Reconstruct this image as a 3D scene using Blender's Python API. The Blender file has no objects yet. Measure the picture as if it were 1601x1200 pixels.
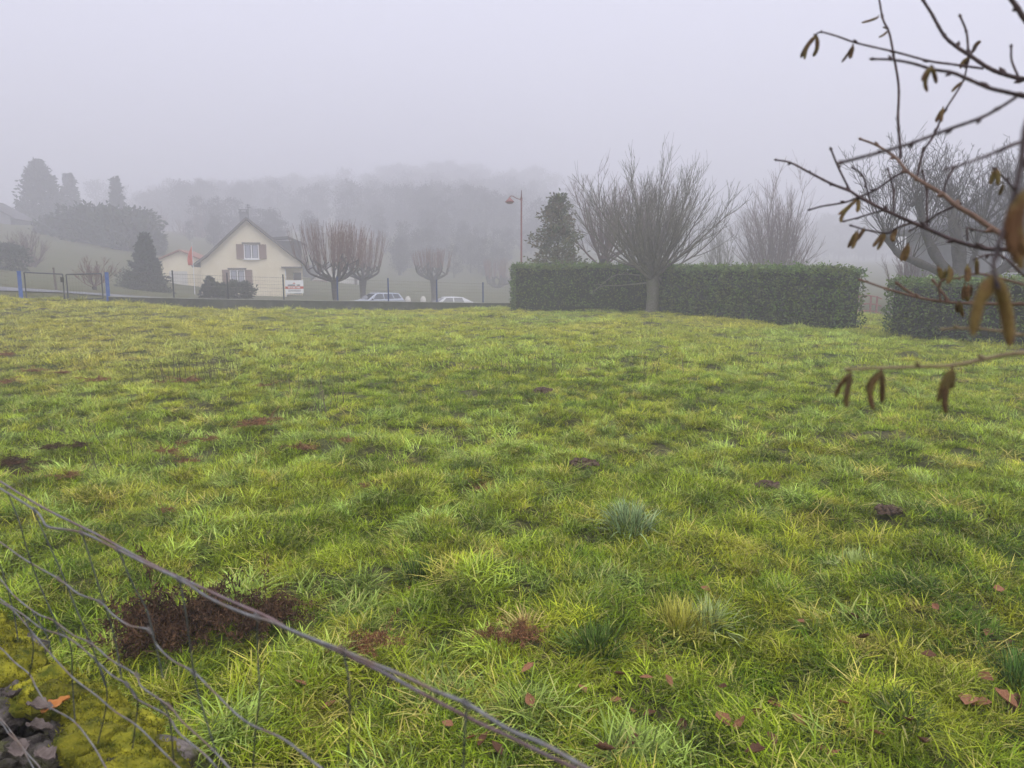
import bpy, math, random
import numpy as np
from mathutils import Vector
R = math.radians
sc = bpy.context.scene
COL = sc.collection

# ------------------------------------------------------------------ camera
F_PX, CX, CY, HORIZON = 1156.0, 800.5, 600.0, 430.0
TILT = math.atan((CY - HORIZON) / F_PX)
CAM_Z = 1.7
cam_d = bpy.data.cameras.new('camera')
cam = bpy.data.objects.new('camera', cam_d); COL.objects.link(cam)
cam.location = (0, 0, CAM_Z)
cam.rotation_euler = (R(90) - TILT, 0, 0)
cam_d.sensor_width = 36.0
cam_d.lens = 36.0 * F_PX / 1601.0
cam_d.clip_start = 0.02
cam_d.clip_end = 2000
cam_d.dof.use_dof = True
cam_d.dof.focus_distance = 14.0
cam_d.dof.aperture_fstop = 8.0
sc.camera = cam

# ------------------------------------------------------------------ sky, sun, exposure
SUN_EL, SUN_AZ = R(62), R(150)
w = bpy.data.worlds.new('World'); sc.world = w; w.use_nodes = True
nt = w.node_tree
bgn = nt.nodes['Background']
sky = nt.nodes.new('ShaderNodeTexSky'); sky.sky_type = 'NISHITA'
sky.sun_disc = False; sky.sun_elevation = SUN_EL; sky.sun_rotation = SUN_AZ
sky.air_density = 1.0; sky.dust_density = 6.0; sky.ozone_density = 1.5
hsv = nt.nodes.new('ShaderNodeHueSaturation'); hsv.inputs['Saturation'].default_value = 0.10
mixw = nt.nodes.new('ShaderNodeMix'); mixw.data_type = 'RGBA'; mixw.blend_type = 'MIX'
mixw.inputs[0].default_value = 0.80                      # closed cloud deck over the clear sky
mixw.inputs[7].default_value = (6.15, 6.27, 7.85, 1)
nt.links.new(sky.outputs[0], hsv.inputs['Color'])
nt.links.new(hsv.outputs[0], mixw.inputs[6])
nt.links.new(mixw.outputs[2], bgn.inputs[0])
bgn.inputs[1].default_value = 0.124
sd = bpy.data.lights.new('sun', 'SUN'); sd.energy = 1.5; sd.angle = R(40); sd.color = (1, .96, .9)
sun = bpy.data.objects.new('sun', sd); COL.objects.link(sun)
sun.rotation_euler = (R(90) - SUN_EL, 0, R(180) - SUN_AZ)
sc.view_settings.view_transform = 'Standard'
sc.view_settings.look = 'None'
sc.view_settings.exposure = 0.50
sc.view_settings.gamma = 1
sc.render.engine = 'CYCLES'
sc.cycles.use_denoising = True
sc.cycles.max_bounces = 6
sc.cycles.diffuse_bounces = 3
sc.cycles.transmission_bounces = 3
sc.cycles.transparent_max_bounces = 6
sc.cycles.volume_bounces = 5
FOG_DENSITY = 0.0073

# ------------------------------------------------------------------ helpers
def tag(o, label=None, cat=None, group=None, kind=None):
    if label: o['label'] = label
    if cat: o['category'] = cat
    if group: o['group'] = group
    if kind: o['kind'] = kind
    return o

def empty(name, loc=(0, 0, 0), rz=0, label=None, cat=None, group=None):
    o = bpy.data.objects.new(name, None); COL.objects.link(o)
    o.location = loc; o.rotation_euler = (0, 0, rz); o.empty_display_size = .2
    return tag(o, label, cat, group)

def ray(px, py):
    xc = (px - CX) / F_PX; yc = -(py - CY) / F_PX
    c, s = math.cos(TILT), math.sin(TILT)
    return np.array((xc, c + yc * s, -s + yc * c))

def P(px, py, depth):
    return np.array((0, 0, CAM_Z)) + ray(px, py) * depth

def zy(py, d):            # height of a point seen at row py, at ground distance d
    return CAM_Z - d * math.tan(TILT + math.atan((py - CY) / F_PX))

def xat(px, d, z=CAM_Z):
    return (px - CX) / F_PX * (d * math.cos(TILT) - (z - CAM_Z) * math.sin(TILT))

def sstep(a, b, x):
    t = np.clip((np.asarray(x, float) - a) / (b - a), 0, 1); return t * t * (3 - 2 * t)

class MB:
    """collects polygons for ONE mesh object"""
    def __init__(s): s.V = []; s.F = []; s.n = 0; s.rnd = []; s.mi = []; s.cm = 0
    def add(s, V, F, rnd=0.5):
        V = np.asarray(V, float)
        s.V.append(V)
        s.rnd.append(np.full(len(V), rnd) if np.isscalar(rnd) else np.asarray(rnd, float))
        for f in F: s.F.append([i + s.n for i in f])
        s.mi += [s.cm] * len(F)
        s.n += len(V)
    def addF(s, V, Fa, rnd):        # Fa: int arrays, (n,k)
        V = np.asarray(V, float); s.V.append(V); s.rnd.append(np.asarray(rnd, float))
        k = 0
        for A in Fa:
            s.F += (A + s.n).tolist(); k += len(A)
        s.mi += [s.cm] * k
        s.n += len(V)
    def box(s, c, d, rz=0.0, rnd=.5):
        x, y, z = np.array(d, float) / 2
        v = np.array([(-x,-y,-z),(x,-y,-z),(x,y,-z),(-x,y,-z),(-x,-y,z),(x,-y,z),(x,y,z),(-x,y,z)])
        if rz:
            cs, sn = math.cos(rz), math.sin(rz)
            v = np.c_[v[:,0]*cs - v[:,1]*sn, v[:,0]*sn + v[:,1]*cs, v[:,2]]
        s.add(v + np.array(c), [(0,3,2,1),(4,5,6,7),(0,1,5,4),(1,2,6,5),(2,3,7,6),(3,0,4,7)], rnd)
    def prism(s, poly, axis, a, b, rnd=.5):   # poly 2D points extruded along axis ('x','y','z')
        n = len(poly); v = []
        for h in (a, b):
            for (p, q) in poly:
                v.append({'x': (h, p, q), 'y': (p, h, q), 'z': (p, q, h)}[axis])
        s.add(v, [tuple(range(n))[::-1], tuple(range(n, 2*n))] + [(i, (i+1) % n, n+(i+1) % n, n+i) for i in range(n)], rnd)
    def tube(s, pts, rad, n=5, rnd=.5, cap=True):
        pts = np.asarray(pts, float); m = len(pts)
        rad = np.full(m, rad) if np.isscalar(rad) else np.asarray(rad, float)
        T = np.empty_like(pts); T[1:-1] = pts[2:] - pts[:-2]; T[0] = pts[1]-pts[0]; T[-1] = pts[-1]-pts[-2]
        T /= np.linalg.norm(T, axis=1)[:, None] + 1e-12
        ref = np.array((0, 0, 1.)) if abs(T[:, 2]).mean() < .8 else np.array((1., 0, 0))
        A = np.cross(T, ref); A /= np.linalg.norm(A, axis=1)[:, None] + 1e-9
        B = np.cross(T, A)
        th = np.arange(n) * 2*math.pi/n
        V = pts[:, None, :] + rad[:, None, None]*(np.cos(th)[None, :, None]*A[:, None, :] + np.sin(th)[None, :, None]*B[:, None, :])
        V = V.reshape(-1, 3)
        i = np.arange(m-1)[:, None]*n; j = np.arange(n)[None, :]; k = (j+1) % n
        Q = np.stack([i+j, i+k, i+n+k, i+n+j], -1).reshape(-1, 4)
        Fs = [Q]
        if cap and n >= 3:
            s.addF(V, Fs, np.full(len(V), rnd))
            s.F.append([s.n - len(V) + q for q in range(n)]); s.F.append([s.n - n + q for q in range(n)][::-1])
            s.mi += [s.cm]*2
        else:
            s.addF(V, Fs, np.full(len(V), rnd))
    def lathe(s, prof, c=(0, 0, 0), n=16, rnd=.5):
        V = []; F = []
        for (r, z) in prof:
            for k in range(n):
                a = 2*math.pi*k/n; V.append((c[0]+r*math.cos(a), c[1]+r*math.sin(a), c[2]+z))
        for i in range(len(prof)-1):
            for k in range(n):
                F.append((i*n+k, i*n+(k+1) % n, (i+1)*n+(k+1) % n, (i+1)*n+k))
        s.add(V, F, rnd)
    def build(s, name, mat, parent=None, smooth=False, loc=None):
        me = bpy.data.meshes.new(name)
        V = np.concatenate(s.V) if s.V else np.zeros((0, 3))
        me.from_pydata(V.tolist(), [], s.F)
        a = me.attributes.new('rnd', 'FLOAT', 'POINT'); a.data.foreach_set('value', np.concatenate(s.rnd).astype(np.float32))
        for m in (mat if isinstance(mat, (list, tuple)) else [mat]): me.materials.append(m)
        if isinstance(mat, (list, tuple)): me.polygons.foreach_set('material_index', s.mi)
        if smooth: me.polygons.foreach_set('use_smooth', [True]*len(me.polygons))
        o = bpy.data.objects.new(name, me); COL.objects.link(o)
        if parent is not None: o.parent = parent
        if loc is not None: o.location = loc
        return o

def bevel(o, wd=.02, seg=2):
    m = o.modifiers.new('bevel', 'BEVEL'); m.width = wd; m.segments = seg; m.limit_method = 'ANGLE'; m.angle_limit = R(40)
    return o

# ------------------------------------------------------------------ materials
def mat(name, c1, c2=None, scale=8.0, rough=.7, bump=0.0, spec=.3, metal=0, rnd=0.0, detail=6, c3=None, s3=1.0, trans=0.0, coord='Object', stretch=None, bscale=None):
    """principled with two-colour noise, optional third large-scale colour, optional per-vertex 'rnd' brightness spread"""
    m = bpy.data.materials.new(name); m.use_nodes = True
    t = m.node_tree; N = t.nodes; L = t.links
    b = N['Principled BSDF']
    b.inputs['Roughness'].default_value = rough; b.inputs['Metallic'].default_value = metal
    b.inputs['Specular IOR Level'].default_value = spec
    tc = N.new('ShaderNodeTexCoord'); src = tc.outputs[coord]
    if stretch:
        mp = N.new('ShaderNodeMapping'); mp.inputs['Scale'].default_value = stretch; L.new(src, mp.inputs[0]); src = mp.outputs[0]
    def noise(sc_, dt=detail):
        n = N.new('ShaderNodeTexNoise'); n.inputs['Scale'].default_value = sc_; n.inputs['Detail'].default_value = dt
        n.inputs['Roughness'].default_value = .62
        L.new(src, n.inputs['Vector']); return n
    col = None
    if c2 is None: c2 = c1
    n1 = noise(scale)
    rp = N.new('ShaderNodeValToRGB'); rp.color_ramp.elements[0].position = .36; rp.color_ramp.elements[1].position = .66
    rp.color_ramp.elements[0].color = (*c1, 1); rp.color_ramp.elements[1].color = (*c2, 1)
    L.new(n1.outputs['Fac'], rp.inputs[0]); col = rp.outputs[0]
    if c3 is not None:
        n3 = noise(s3, 4); r3 = N.new('ShaderNodeValToRGB'); r3.color_ramp.elements[0].position = .45; r3.color_ramp.elements[1].position = .62
        L.new(n3.outputs['Fac'], r3.inputs[0])
        mx = N.new('ShaderNodeMix'); mx.data_type = 'RGBA'; L.new(r3.outputs[0], mx.inputs[0]); L.new(col, mx.inputs[6]); mx.inputs[7].default_value = (*c3, 1)
        col = mx.outputs[2]
    if rnd:
        at = N.new('ShaderNodeAttribute'); at.attribute_name = 'rnd'
        mr = N.new('ShaderNodeMapRange'); mr.inputs[3].default_value = 1-rnd; mr.inputs[4].default_value = 1+rnd
        L.new(at.outputs['Fac'], mr.inputs[0])
        vm = N.new('ShaderNodeVectorMath'); vm.operation = 'SCALE'; L.new(col, vm.inputs[0]); L.new(mr.outputs[0], vm.inputs['Scale']); col = vm.outputs[0]
    L.new(col, b.inputs['Base Color'])
    if bump:
        bn = N.new('ShaderNodeBump'); bn.inputs['Strength'].default_value = bump; bn.inputs['Distance'].default_value = .02
        n2 = noise(bscale or scale*3); L.new(n2.outputs['Fac'], bn.inputs['Height']); L.new(bn.outputs[0], b.inputs['Normal'])
    if trans:
        tr = N.new('ShaderNodeBsdfTranslucent'); L.new(col, tr.inputs[0])
        ms = N.new('ShaderNodeMixShader'); ms.inputs[0].default_value = trans
        L.new(b.outputs[0], ms.inputs[1]); L.new(tr.outputs[0], ms.inputs[2]); L.new(ms.outputs[0], N['Material Output'].inputs[0])
    return m

M = {}
M['bark_grey'] = mat('bark_grey', (.10,.09,.075), (.22,.20,.16), 14, .85, .5, rnd=.25, c3=(.13,.15,.08), s3=2.5)
M['bark_dark'] = mat('bark_dark', (.035,.03,.028), (.08,.07,.06), 12, .9, .5, rnd=.3)
M['bark_lichen'] = mat('bark_lichen', (.11,.115,.08), (.22,.22,.15), 9, .85, .4, rnd=.3)
M['twig_purple'] = mat('twig_purple', (.09,.055,.055), (.17,.11,.10), 5, .8, rnd=.35)
M['twig_red'] = mat('twig_red', (.12,.06,.05), (.20,.105,.08), 5, .8, rnd=.35)
M['twig_grey'] = mat('twig_grey', (.095,.088,.07), (.19,.175,.14), 5, .8, rnd=.35)
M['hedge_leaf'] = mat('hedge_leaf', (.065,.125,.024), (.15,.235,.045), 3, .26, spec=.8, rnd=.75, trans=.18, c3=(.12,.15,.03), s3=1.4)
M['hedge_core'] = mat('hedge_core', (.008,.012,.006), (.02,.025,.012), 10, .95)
M['evergreen'] = mat('evergreen', (.02,.035,.02), (.045,.065,.03), 2, .7, rnd=.4, trans=.1)
M['conifer'] = mat('conifer', (.015,.028,.018), (.03,.05,.028), 2, .8, rnd=.4)
M['magnolia'] = mat('magnolia', (.075,.105,.045), (.15,.17,.07), 2, .45, spec=.45, rnd=.5, trans=.15, c3=(.16,.12,.06), s3=1.2)
M['farwood'] = mat('farwood', (.022,.022,.022), (.045,.042,.04), .05, .9, rnd=.2)
M['plaster'] = mat('plaster', (.83,.74,.53), (.86,.78,.58), 1.5, .9, .1, rnd=0, c3=(.78,.69,.49), s3=.5)
M['plaster_white'] = mat('plaster_white', (.62,.60,.55), (.70,.68,.63), 1.5, .9, .1)
M['plaster_grey'] = mat('plaster_grey', (.22,.22,.23), (.28,.28,.29), 1.5, .9, .1)
M['slate'] = mat('slate', (.06,.06,.065), (.11,.105,.11), 4, .7, .3, stretch=(1,1,4))
M['tile_red'] = mat('tile_red', (.28,.12,.08), (.36,.17,.12), 5, .8, .3)
M['white_paint'] = mat('white_paint', (.78,.78,.78), (.82,.82,.82), 3, .45)
M['glass'] = mat('glass', (.05,.055,.065), (.10,.10,.115), 1.2, .12, spec=.6)
M['shutter'] = mat('shutter', (.20,.12,.09), (.27,.17,.13), 6, .7, stretch=(1,1,12))
M['dark_wood'] = mat('dark_wood', (.10,.08,.065), (.15,.12,.10), 6, .75)
M['concrete'] = mat('concrete', (.06,.062,.058), (.12,.12,.11), 3, .9, .4, c3=(.075,.085,.06), s3=1.1)
M['coping'] = mat('coping', (.24,.24,.22), (.34,.34,.31), 4, .9, .3)
M['blue_paint'] = mat('blue_paint', (.03,.09,.33), (.05,.13,.42), 6, .45, c3=(.09,.15,.36), s3=5)
M['post_blue'] = mat('post_blue', (.03,.055,.17), (.045,.08,.22), 6, .45)
M['post_dark'] = mat('post_dark', (.05,.055,.07), (.08,.085,.10), 6, .5)
M['galv'] = mat('galv', (.16,.158,.155), (.28,.275,.265), 60, .5, metal=.45, c3=(.22,.16,.12), s3=25)
M['stay'] = mat('stay', (.045,.05,.045), (.09,.095,.08), 60, .6, metal=.3)
M['rust_wire'] = mat('rust_wire', (.14,.085,.075), (.24,.17,.16), 40, .6, metal=.2, c3=(.20,.19,.20), s3=14)
M['lamp_red'] = mat('lamp_red', (.20,.075,.07), (.27,.11,.10), 6, .5)
M['car_silver'] = mat('car_silver', (.42,.46,.54), (.47,.51,.59), 3, .25, spec=.6)
M['car_white'] = mat('car_white', (.55,.56,.58), (.6,.61,.63), 3, .25, spec=.6)
M['car_glass'] = mat('car_glass', (.035,.045,.06), (.06,.075,.095), 1.2, .08, spec=.7)
M['rubber'] = mat('rubber', (.02,.02,.02), (.035,.035,.035), 20, .85)
M['chrome'] = mat('chrome', (.35,.36,.38), (.5,.5,.52), 10, .3, metal=.8)
M['trim_black'] = mat('trim_black', (.02,.02,.024), (.035,.035,.04), 10, .5)
M['sign_white'] = mat('sign_white', (.74,.74,.77), (.80,.80,.83), 3, .5)
M['sign_red'] = mat('sign_red', (.50,.11,.09), (.56,.14,.11), 3, .5)
M['sign_ink'] = mat('sign_ink', (.05,.06,.10), (.08,.09,.14), 3, .5)
M['flag'] = mat('flag', (.72,.10,.05), (.80,.16,.08), 2, .8, trans=.3)
M['hazel'] = mat('hazel', (.03,.018,.018), (.075,.042,.036), 55, .55, .25, rnd=.25, spec=.4)
M['hazel_brown'] = mat('hazel_brown', (.11,.058,.034), (.20,.12,.075), 60, .5, .25, rnd=.15, spec=.4)
M['hazel_olive'] = mat('hazel_olive', (.17,.125,.06), (.26,.20,.11), 60, .55, .25, rnd=.15)
M['catkin'] = mat('catkin', (.12,.065,.03), (.26,.155,.065), 420, .75, .7, rnd=.4, bscale=900, c3=(.22,.17,.05), s3=60)
M['catkin_yellow'] = mat('catkin_yellow', (.22,.14,.04), (.40,.28,.085), 420, .75, .7, rnd=.25, bscale=900, c3=(.28,.14,.06), s3=50)
M['fern'] = mat('fern', (.20,.10,.05), (.42,.22,.11), 9, .8, rnd=.6, trans=.2)
M['fern_dark'] = mat('fern_dark', (.05,.030,.018), (.18,.095,.05), 9, .85, rnd=.6, trans=.1)
M['leaf_dead'] = mat('leaf_dead', (.22,.085,.04), (.42,.21,.10), 30, .5, .3, rnd=.7, trans=.15)
M['leaf_orange'] = mat('leaf_orange', (.50,.18,.04), (.60,.26,.07), 30, .55, .2, trans=.15)
M['leaf_grey'] = mat('leaf_grey', (.085,.065,.055), (.19,.15,.13), 30, .7, .4, rnd=.35)
M['soil'] = mat('soil', (.075,.048,.032), (.17,.11,.075), 25, .95, .9)
M['stone'] = mat('stone', (.04,.032,.027), (.25,.215,.19), 22, .9, 1.0, rnd=.45, c3=(.10,.10,.04), s3=14, bscale=70)
M['moss'] = mat('moss', (.09,.11,.008), (.46,.42,.03), 20, .9, .5, rnd=.5, trans=.2, bscale=120)
M['pink_metal'] = mat('pink_metal', (.26,.10,.10), (.34,.15,.15), 6, .6)
M['stalk'] = mat('stalk', (.10,.085,.05), (.19,.16,.09), 9, .8, rnd=.4)
M['weed'] = mat('weed', (.10,.18,.045), (.16,.25,.07), 12, .5, rnd=.3, trans=.25)
M['asphalt'] = mat('asphalt', (.15,.15,.165), (.21,.21,.225), 6, .75, .2)

# ------------------------------------------------------------------ ground shape
WALL_P = np.array((-1.56, 40.0)); WALL_D = np.array((11.14, 7.0)) / np.hypot(11.14, 7.0); WALL_N = np.array((-WALL_D[1], WALL_D[0]))
def side(x, y): return (x-WALL_P[0])*WALL_N[0] + (y-WALL_P[1])*WALL_N[1]

CTRL = np.array([(-20,33,.9),(-24,33,1.1),(-30,36,1.5),(-22,45,.45),(-18,50,-.1),(-14,37,.2),(-25,72,-.3),(-20,72,-.4),(-30,70,-.1),(-34,78,.8),
 (-37,60,1.7),(-46,80,4),(-50,90,4.8),(-70,118,9),(-62,100,7),(-48,60,3.2),(-75,60,6.5),(-11,58,-1.1),(-6,62,-1.6),(0,75,-1.5),(0,92,-.6),(-5,115,.6),(-20,110,1.2),
 (12,112,.4),(8,60,-1),(4,48,-.5),(15,45,-.3),(25,60,-.3),(20,32,-.1),(14,26,0),(42,60,0),(40,30,0),(35,110,1),(26,42,.2),
 (0,125,1.5),(-30,125,2.5),(-35,165,9),(-8,165,11),(8,165,8),(40,150,3),(40,200,5),(-80,160,11),(90,150,4),(-20,225,14),(-60,350,34),(10,350,35),(-25,290,24),(0,225,13),(90,300,9),(-100,250,15),(-150,320,22),(150,300,8),(-30,400,44),(120,400,14),(110,60,1),(-110,90,12),
 (-110,20,6),(0,-100,0),(100,-60,0),(-100,-60,2),(-40,10,.9),(-36,28,1.6),(6,41,-.1),(17.1,36,-.42),(16,30,-.1),(21,44,-.6),(0,44,-.4),(-8,42,-.1),(260,260,10),(-260,260,24),(260,-100,0),(-260,-100,6),(-4,54,-1.0)], float)
def _rbf():
    r = np.hypot(CTRL[:,0,None]-CTRL[None,:,0], CTRL[:,1,None]-CTRL[None,:,1])
    n = len(CTRL); A = np.zeros((n+1, n+1)); A[:n,:n] = r; A[:n,n] = 1; A[n,:n] = 1
    return np.linalg.solve(A, np.r_[CTRL[:,2], 0])
RBF = _rbf()
def ground_out(x, y):
    x = np.asarray(x, float); y = np.asarray(y, float); z = np.full(x.shape, RBF[-1])
    for (a, b, _), wt in zip(CTRL, RBF[:-1]): z = z + wt*np.hypot(x-a, y-b)
    return z
_g = np.random.default_rng(5)
WAVES = [(l, _g.uniform(0, 6.28), _g.uniform(0, 6.28), am) for l, am in ((.55,.010),(.7,.013),(.9,.014),(1.2,.017),(1.6,.018),(2.2,.02),(3.1,.02),(4.5,.02),(7,.025)) for _ in range(3)]
def hummock(x, y):
    z = 0
    for l, a, ph, am in WAVES: z = z + am*(1 if l < 1.5 else .5)*np.sin((x*math.cos(a)+y*math.sin(a))*6.283/l + ph + .6*np.sin(y*2/l+ph))
    return z
def field_h(x, y):
    rise = .8*np.clip((-5-x)/14, 0, 1.7)**1.5*sstep(5, 27, y)
    return rise + hummock(x, y)*sstep(90, 50, np.hypot(x, y)) - .20*sstep(-2.6, -.25, side(x, y))*sstep(-16, -13, x)*sstep(3, 0, x)
def ground(x, y):
    x = np.asarray(x, float); y = np.asarray(y, float)
    s = side(x, y); wd = .45 + 5.5*sstep(1.0, 5.0, x)
    out_right = sstep(0, 8, x - (12.5 + .0*y))           # right of the hedges
    t = np.maximum(sstep(.08, 1, s/wd), out_right)
    t = np.where((y < -3) | (x < -27), 1.0, t)
    t = np.maximum(t, sstep(-23, -27, x)); t = np.maximum(t, sstep(-1, -5, y))
    return field_h(x, y)*(1-t) + ground_out(x, y)*t
def gz(x, y): return float(ground(np.array([x]), np.array([y]))[0])

def noise2(x, y, l, seed):
    g = np.random.default_rng(seed); z = 0
    for _ in range(7):
        a = g.uniform(0, 6.28); ph = g.uniform(0, 6.28); k = 6.283/(l*g.uniform(.7, 1.6))
        z = z + np.sin((x*math.cos(a)+y*math.sin(a))*k + ph + 1.3*np.sin((x*math.sin(a)-y*math.cos(a))*k*.7+ph*2))
    return z/7**.5/1.0

def axis_pts(lo, hi, a, b, step, grow=1.22):
    mid = list(np.arange(a, b+1e-6, step)); up = []; v = b; st = step
    while v < hi: st *= grow; v += st; up.append(min(v, hi))
    dn = []; v = a; st = step
    while v > lo: st *= grow; v -= st; dn.append(max(v, lo))
    return np.array(dn[::-1] + mid + up)
gx = axis_pts(-300, 300, -26, 16, .22); gy = axis_pts(-60, 405, 0, 46, .22)
X, Y = np.meshgrid(gx, gy); Z = ground(X, Y)
nx, ny = len(gx), len(gy)
V = np.c_[X.ravel(), Y.ravel(), Z.ravel()]
i = (np.arange(ny-1)[:, None]*nx + np.arange(nx-1)[None, :]).ravel()
me = bpy.data.meshes.new('ground'); me.from_pydata(V.tolist(), [], np.c_[i, i+1, i+nx+1, i+nx].tolist())
me.polygons.foreach_set('use_smooth', [True]*len(me.polygons))
go = bpy.data.objects.new('ground', me); COL.objects.link(go); tag(go, kind='structure')
def ground_mat():
    m = mat('meadow', (.045,.042,.018), (.15,.14,.045), 22, .95, 1.0, c3=(.07,.085,.022), s3=1.1, bscale=60, detail=8)
    return m
me.materials.append(ground_mat())

# ------------------------------------------------------------------ haze
hb = MB(); hb.box((0, 165, 36), (620, 500, 82)); 
hm = bpy.data.materials.new('fog_air'); hm.use_nodes = True
hm.node_tree.nodes.remove(hm.node_tree.nodes['Principled BSDF'])
pv = hm.node_tree.nodes.new('ShaderNodeVolumePrincipled')
for k in ('Density Attribute', 'Color Attribute', 'Temperature Attribute'): pv.inputs[k].default_value = ''
pv.inputs['Color'].default_value = (.945, .94, .975, 1)
pv.inputs['Density'].default_value = FOG_DENSITY
pv.inputs['Anisotropy'].default_value = .25
hm.node_tree.links.new(pv.outputs[0], hm.node_tree.nodes['Material Output'].inputs['Volume'])
tag(hb.build('haze', hm), kind='stuff')

# ------------------------------------------------------------------ road
def strip(name, pts, width, m, lift):
    pts = np.array(pts, float); t = np.gradient(pts, axis=0); t /= np.linalg.norm(t, axis=1)[:, None]
    nrm = np.c_[-t[:,1], t[:,0]]; b = MB(); K = 5; Vs = []
    for k in range(K):
        q = pts + nrm*(width*(k/(K-1)-.5)); Vs.append(np.c_[q, ground(q[:,0], q[:,1]) + lift])
    Vs = np.stack(Vs, 1).reshape(-1, 3); n = len(pts); F = []
    for a in range(n-1):
        for k in range(K-1): F.append((a*K+k, (a+1)*K+k, (a+1)*K+k+1, a*K+k+1))
    b.add(Vs, F); o = b.build(name, m, smooth=True); tag(o, kind='structure'); return o
def smooth_path(ctrl, n=60):
    c = np.array(ctrl, float); t = np.linspace(0, len(c)-1, n); out = []
    for u in t:
        k = min(int(u), len(c)-2); f = u-k
        p0, p1, p2, p3 = c[max(k-1, 0)], c[k], c[k+1], c[min(k+2, len(c)-1)]
        out.append(.5*((2*p1)+(-p0+p2)*f+(2*p0-5*p1+4*p2-p3)*f*f+(-p0+3*p1-3*p2+p3)*f**3))
    return np.array(out)
strip('road', smooth_path([(-60,30),(-40,32),(-27,33.5),(-20.5,36),(-15,42),(-12,50),(-9,58),(-4,66),(4,74),(16,82)], 90), 5.2, M['asphalt'], .05)
strip('kerb', smooth_path([(-60,33.2),(-40,35.2),(-27,36.6),(-22.5,38.2),(-18,43.5),(-15,51),(-12,59.4)], 70), .3, M['dark_wood'], .16)

# ------------------------------------------------------------------ vegetation builders
def leaf_cloud(b, pts, size, rng, up=.35, aspect=.5, out=None, fold=.15, rr=(0, 1)):
    """leaf-shaped folded diamonds at pts"""
    n = len(pts); size = np.full(n, size) if np.isscalar(size) else size
    d = rng.normal(size=(n, 3)); d[:, 2] += up
    if out is not None: d += out
    d /= np.linalg.norm(d, axis=1)[:, None]
    r = rng.normal(size=(n, 3)); s = np.cross(d, r); s /= np.linalg.norm(s, axis=1)[:, None] + 1e-9
    nn = np.cross(d, s)
    L = (size*rng.uniform(.7, 1.3, n))[:, None]; W = L*aspect*.5
    p0 = pts; p3 = pts + d*L - nn*L*.08; m = pts + d*L*.5
    p1 = m + s*W + nn*L*fold; p2 = m - s*W + nn*L*fold
    V = np.stack([p0, p1, p3, p2], 1).reshape(-1, 3)
    k = np.arange(n)*4
    b.addF(V, [np.stack([k, k+1, k+2], 1), np.stack([k, k+2, k+3], 1)], np.repeat(rng.uniform(0, 1, n) if np.isscalar(rr[0]) else rr[0] + rng.uniform(0, 1, n)*(rr[1]-rr[0]), 4))

def branch_path(p, d, L, rng, seg=5, wig=.15, trop=.25):
    pts = [np.array(p, float)]; d = np.array(d, float); d /= np.linalg.norm(d)
    for _ in range(seg):
        d = d + rng.normal(size=3)*wig/seg**.5 + np.array((0, 0, trop/seg)); d /= np.linalg.norm(d)
        pts.append(pts[-1] + d*L/seg)
    return np.array(pts), d

def grow(b, p, d, L, r, lev, rng, seg=5, wig=.25, trop=.35, kids=(7, 6), ang=(25, 55), ratio=.55, rmin=.006, sides=5, start=.25):
    pts, _ = branch_path(p, d, L, rng, seg, wig, trop)
    rad = np.linspace(r, max(r*.35, rmin), len(pts))
    b.tube(pts, rad, sides if lev > 0 else 3, rng.uniform(0, 1), cap=False)
    if lev == 0: return
    for _ in range(kids[min(lev-1, len(kids)-1)]):
        u = rng.uniform(start, 1)*seg; k = min(int(u), seg-1); q = pts[k] + (pts[k+1]-pts[k])*(u-k)
        t = pts[k+1]-pts[k]; t = t/np.linalg.norm(t)
        rr = rng.normal(size=3); s = np.cross(t, rr); s /= np.linalg.norm(s)
        a = R(rng.uniform(*ang)); dd = t*math.cos(a) + s*math.sin(a)
        grow(b, q, dd, L*ratio*rng.uniform(.6, 1.15)*(1.15-.5*u/seg), max(rad[k]*.5, rmin), lev-1, rng, seg, wig, trop, kids, ang, ratio, rmin, max(3, sides-1), start)

def fix_z(x, y, z=None): return gz(x, y) - .05 if z is None else z

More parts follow.
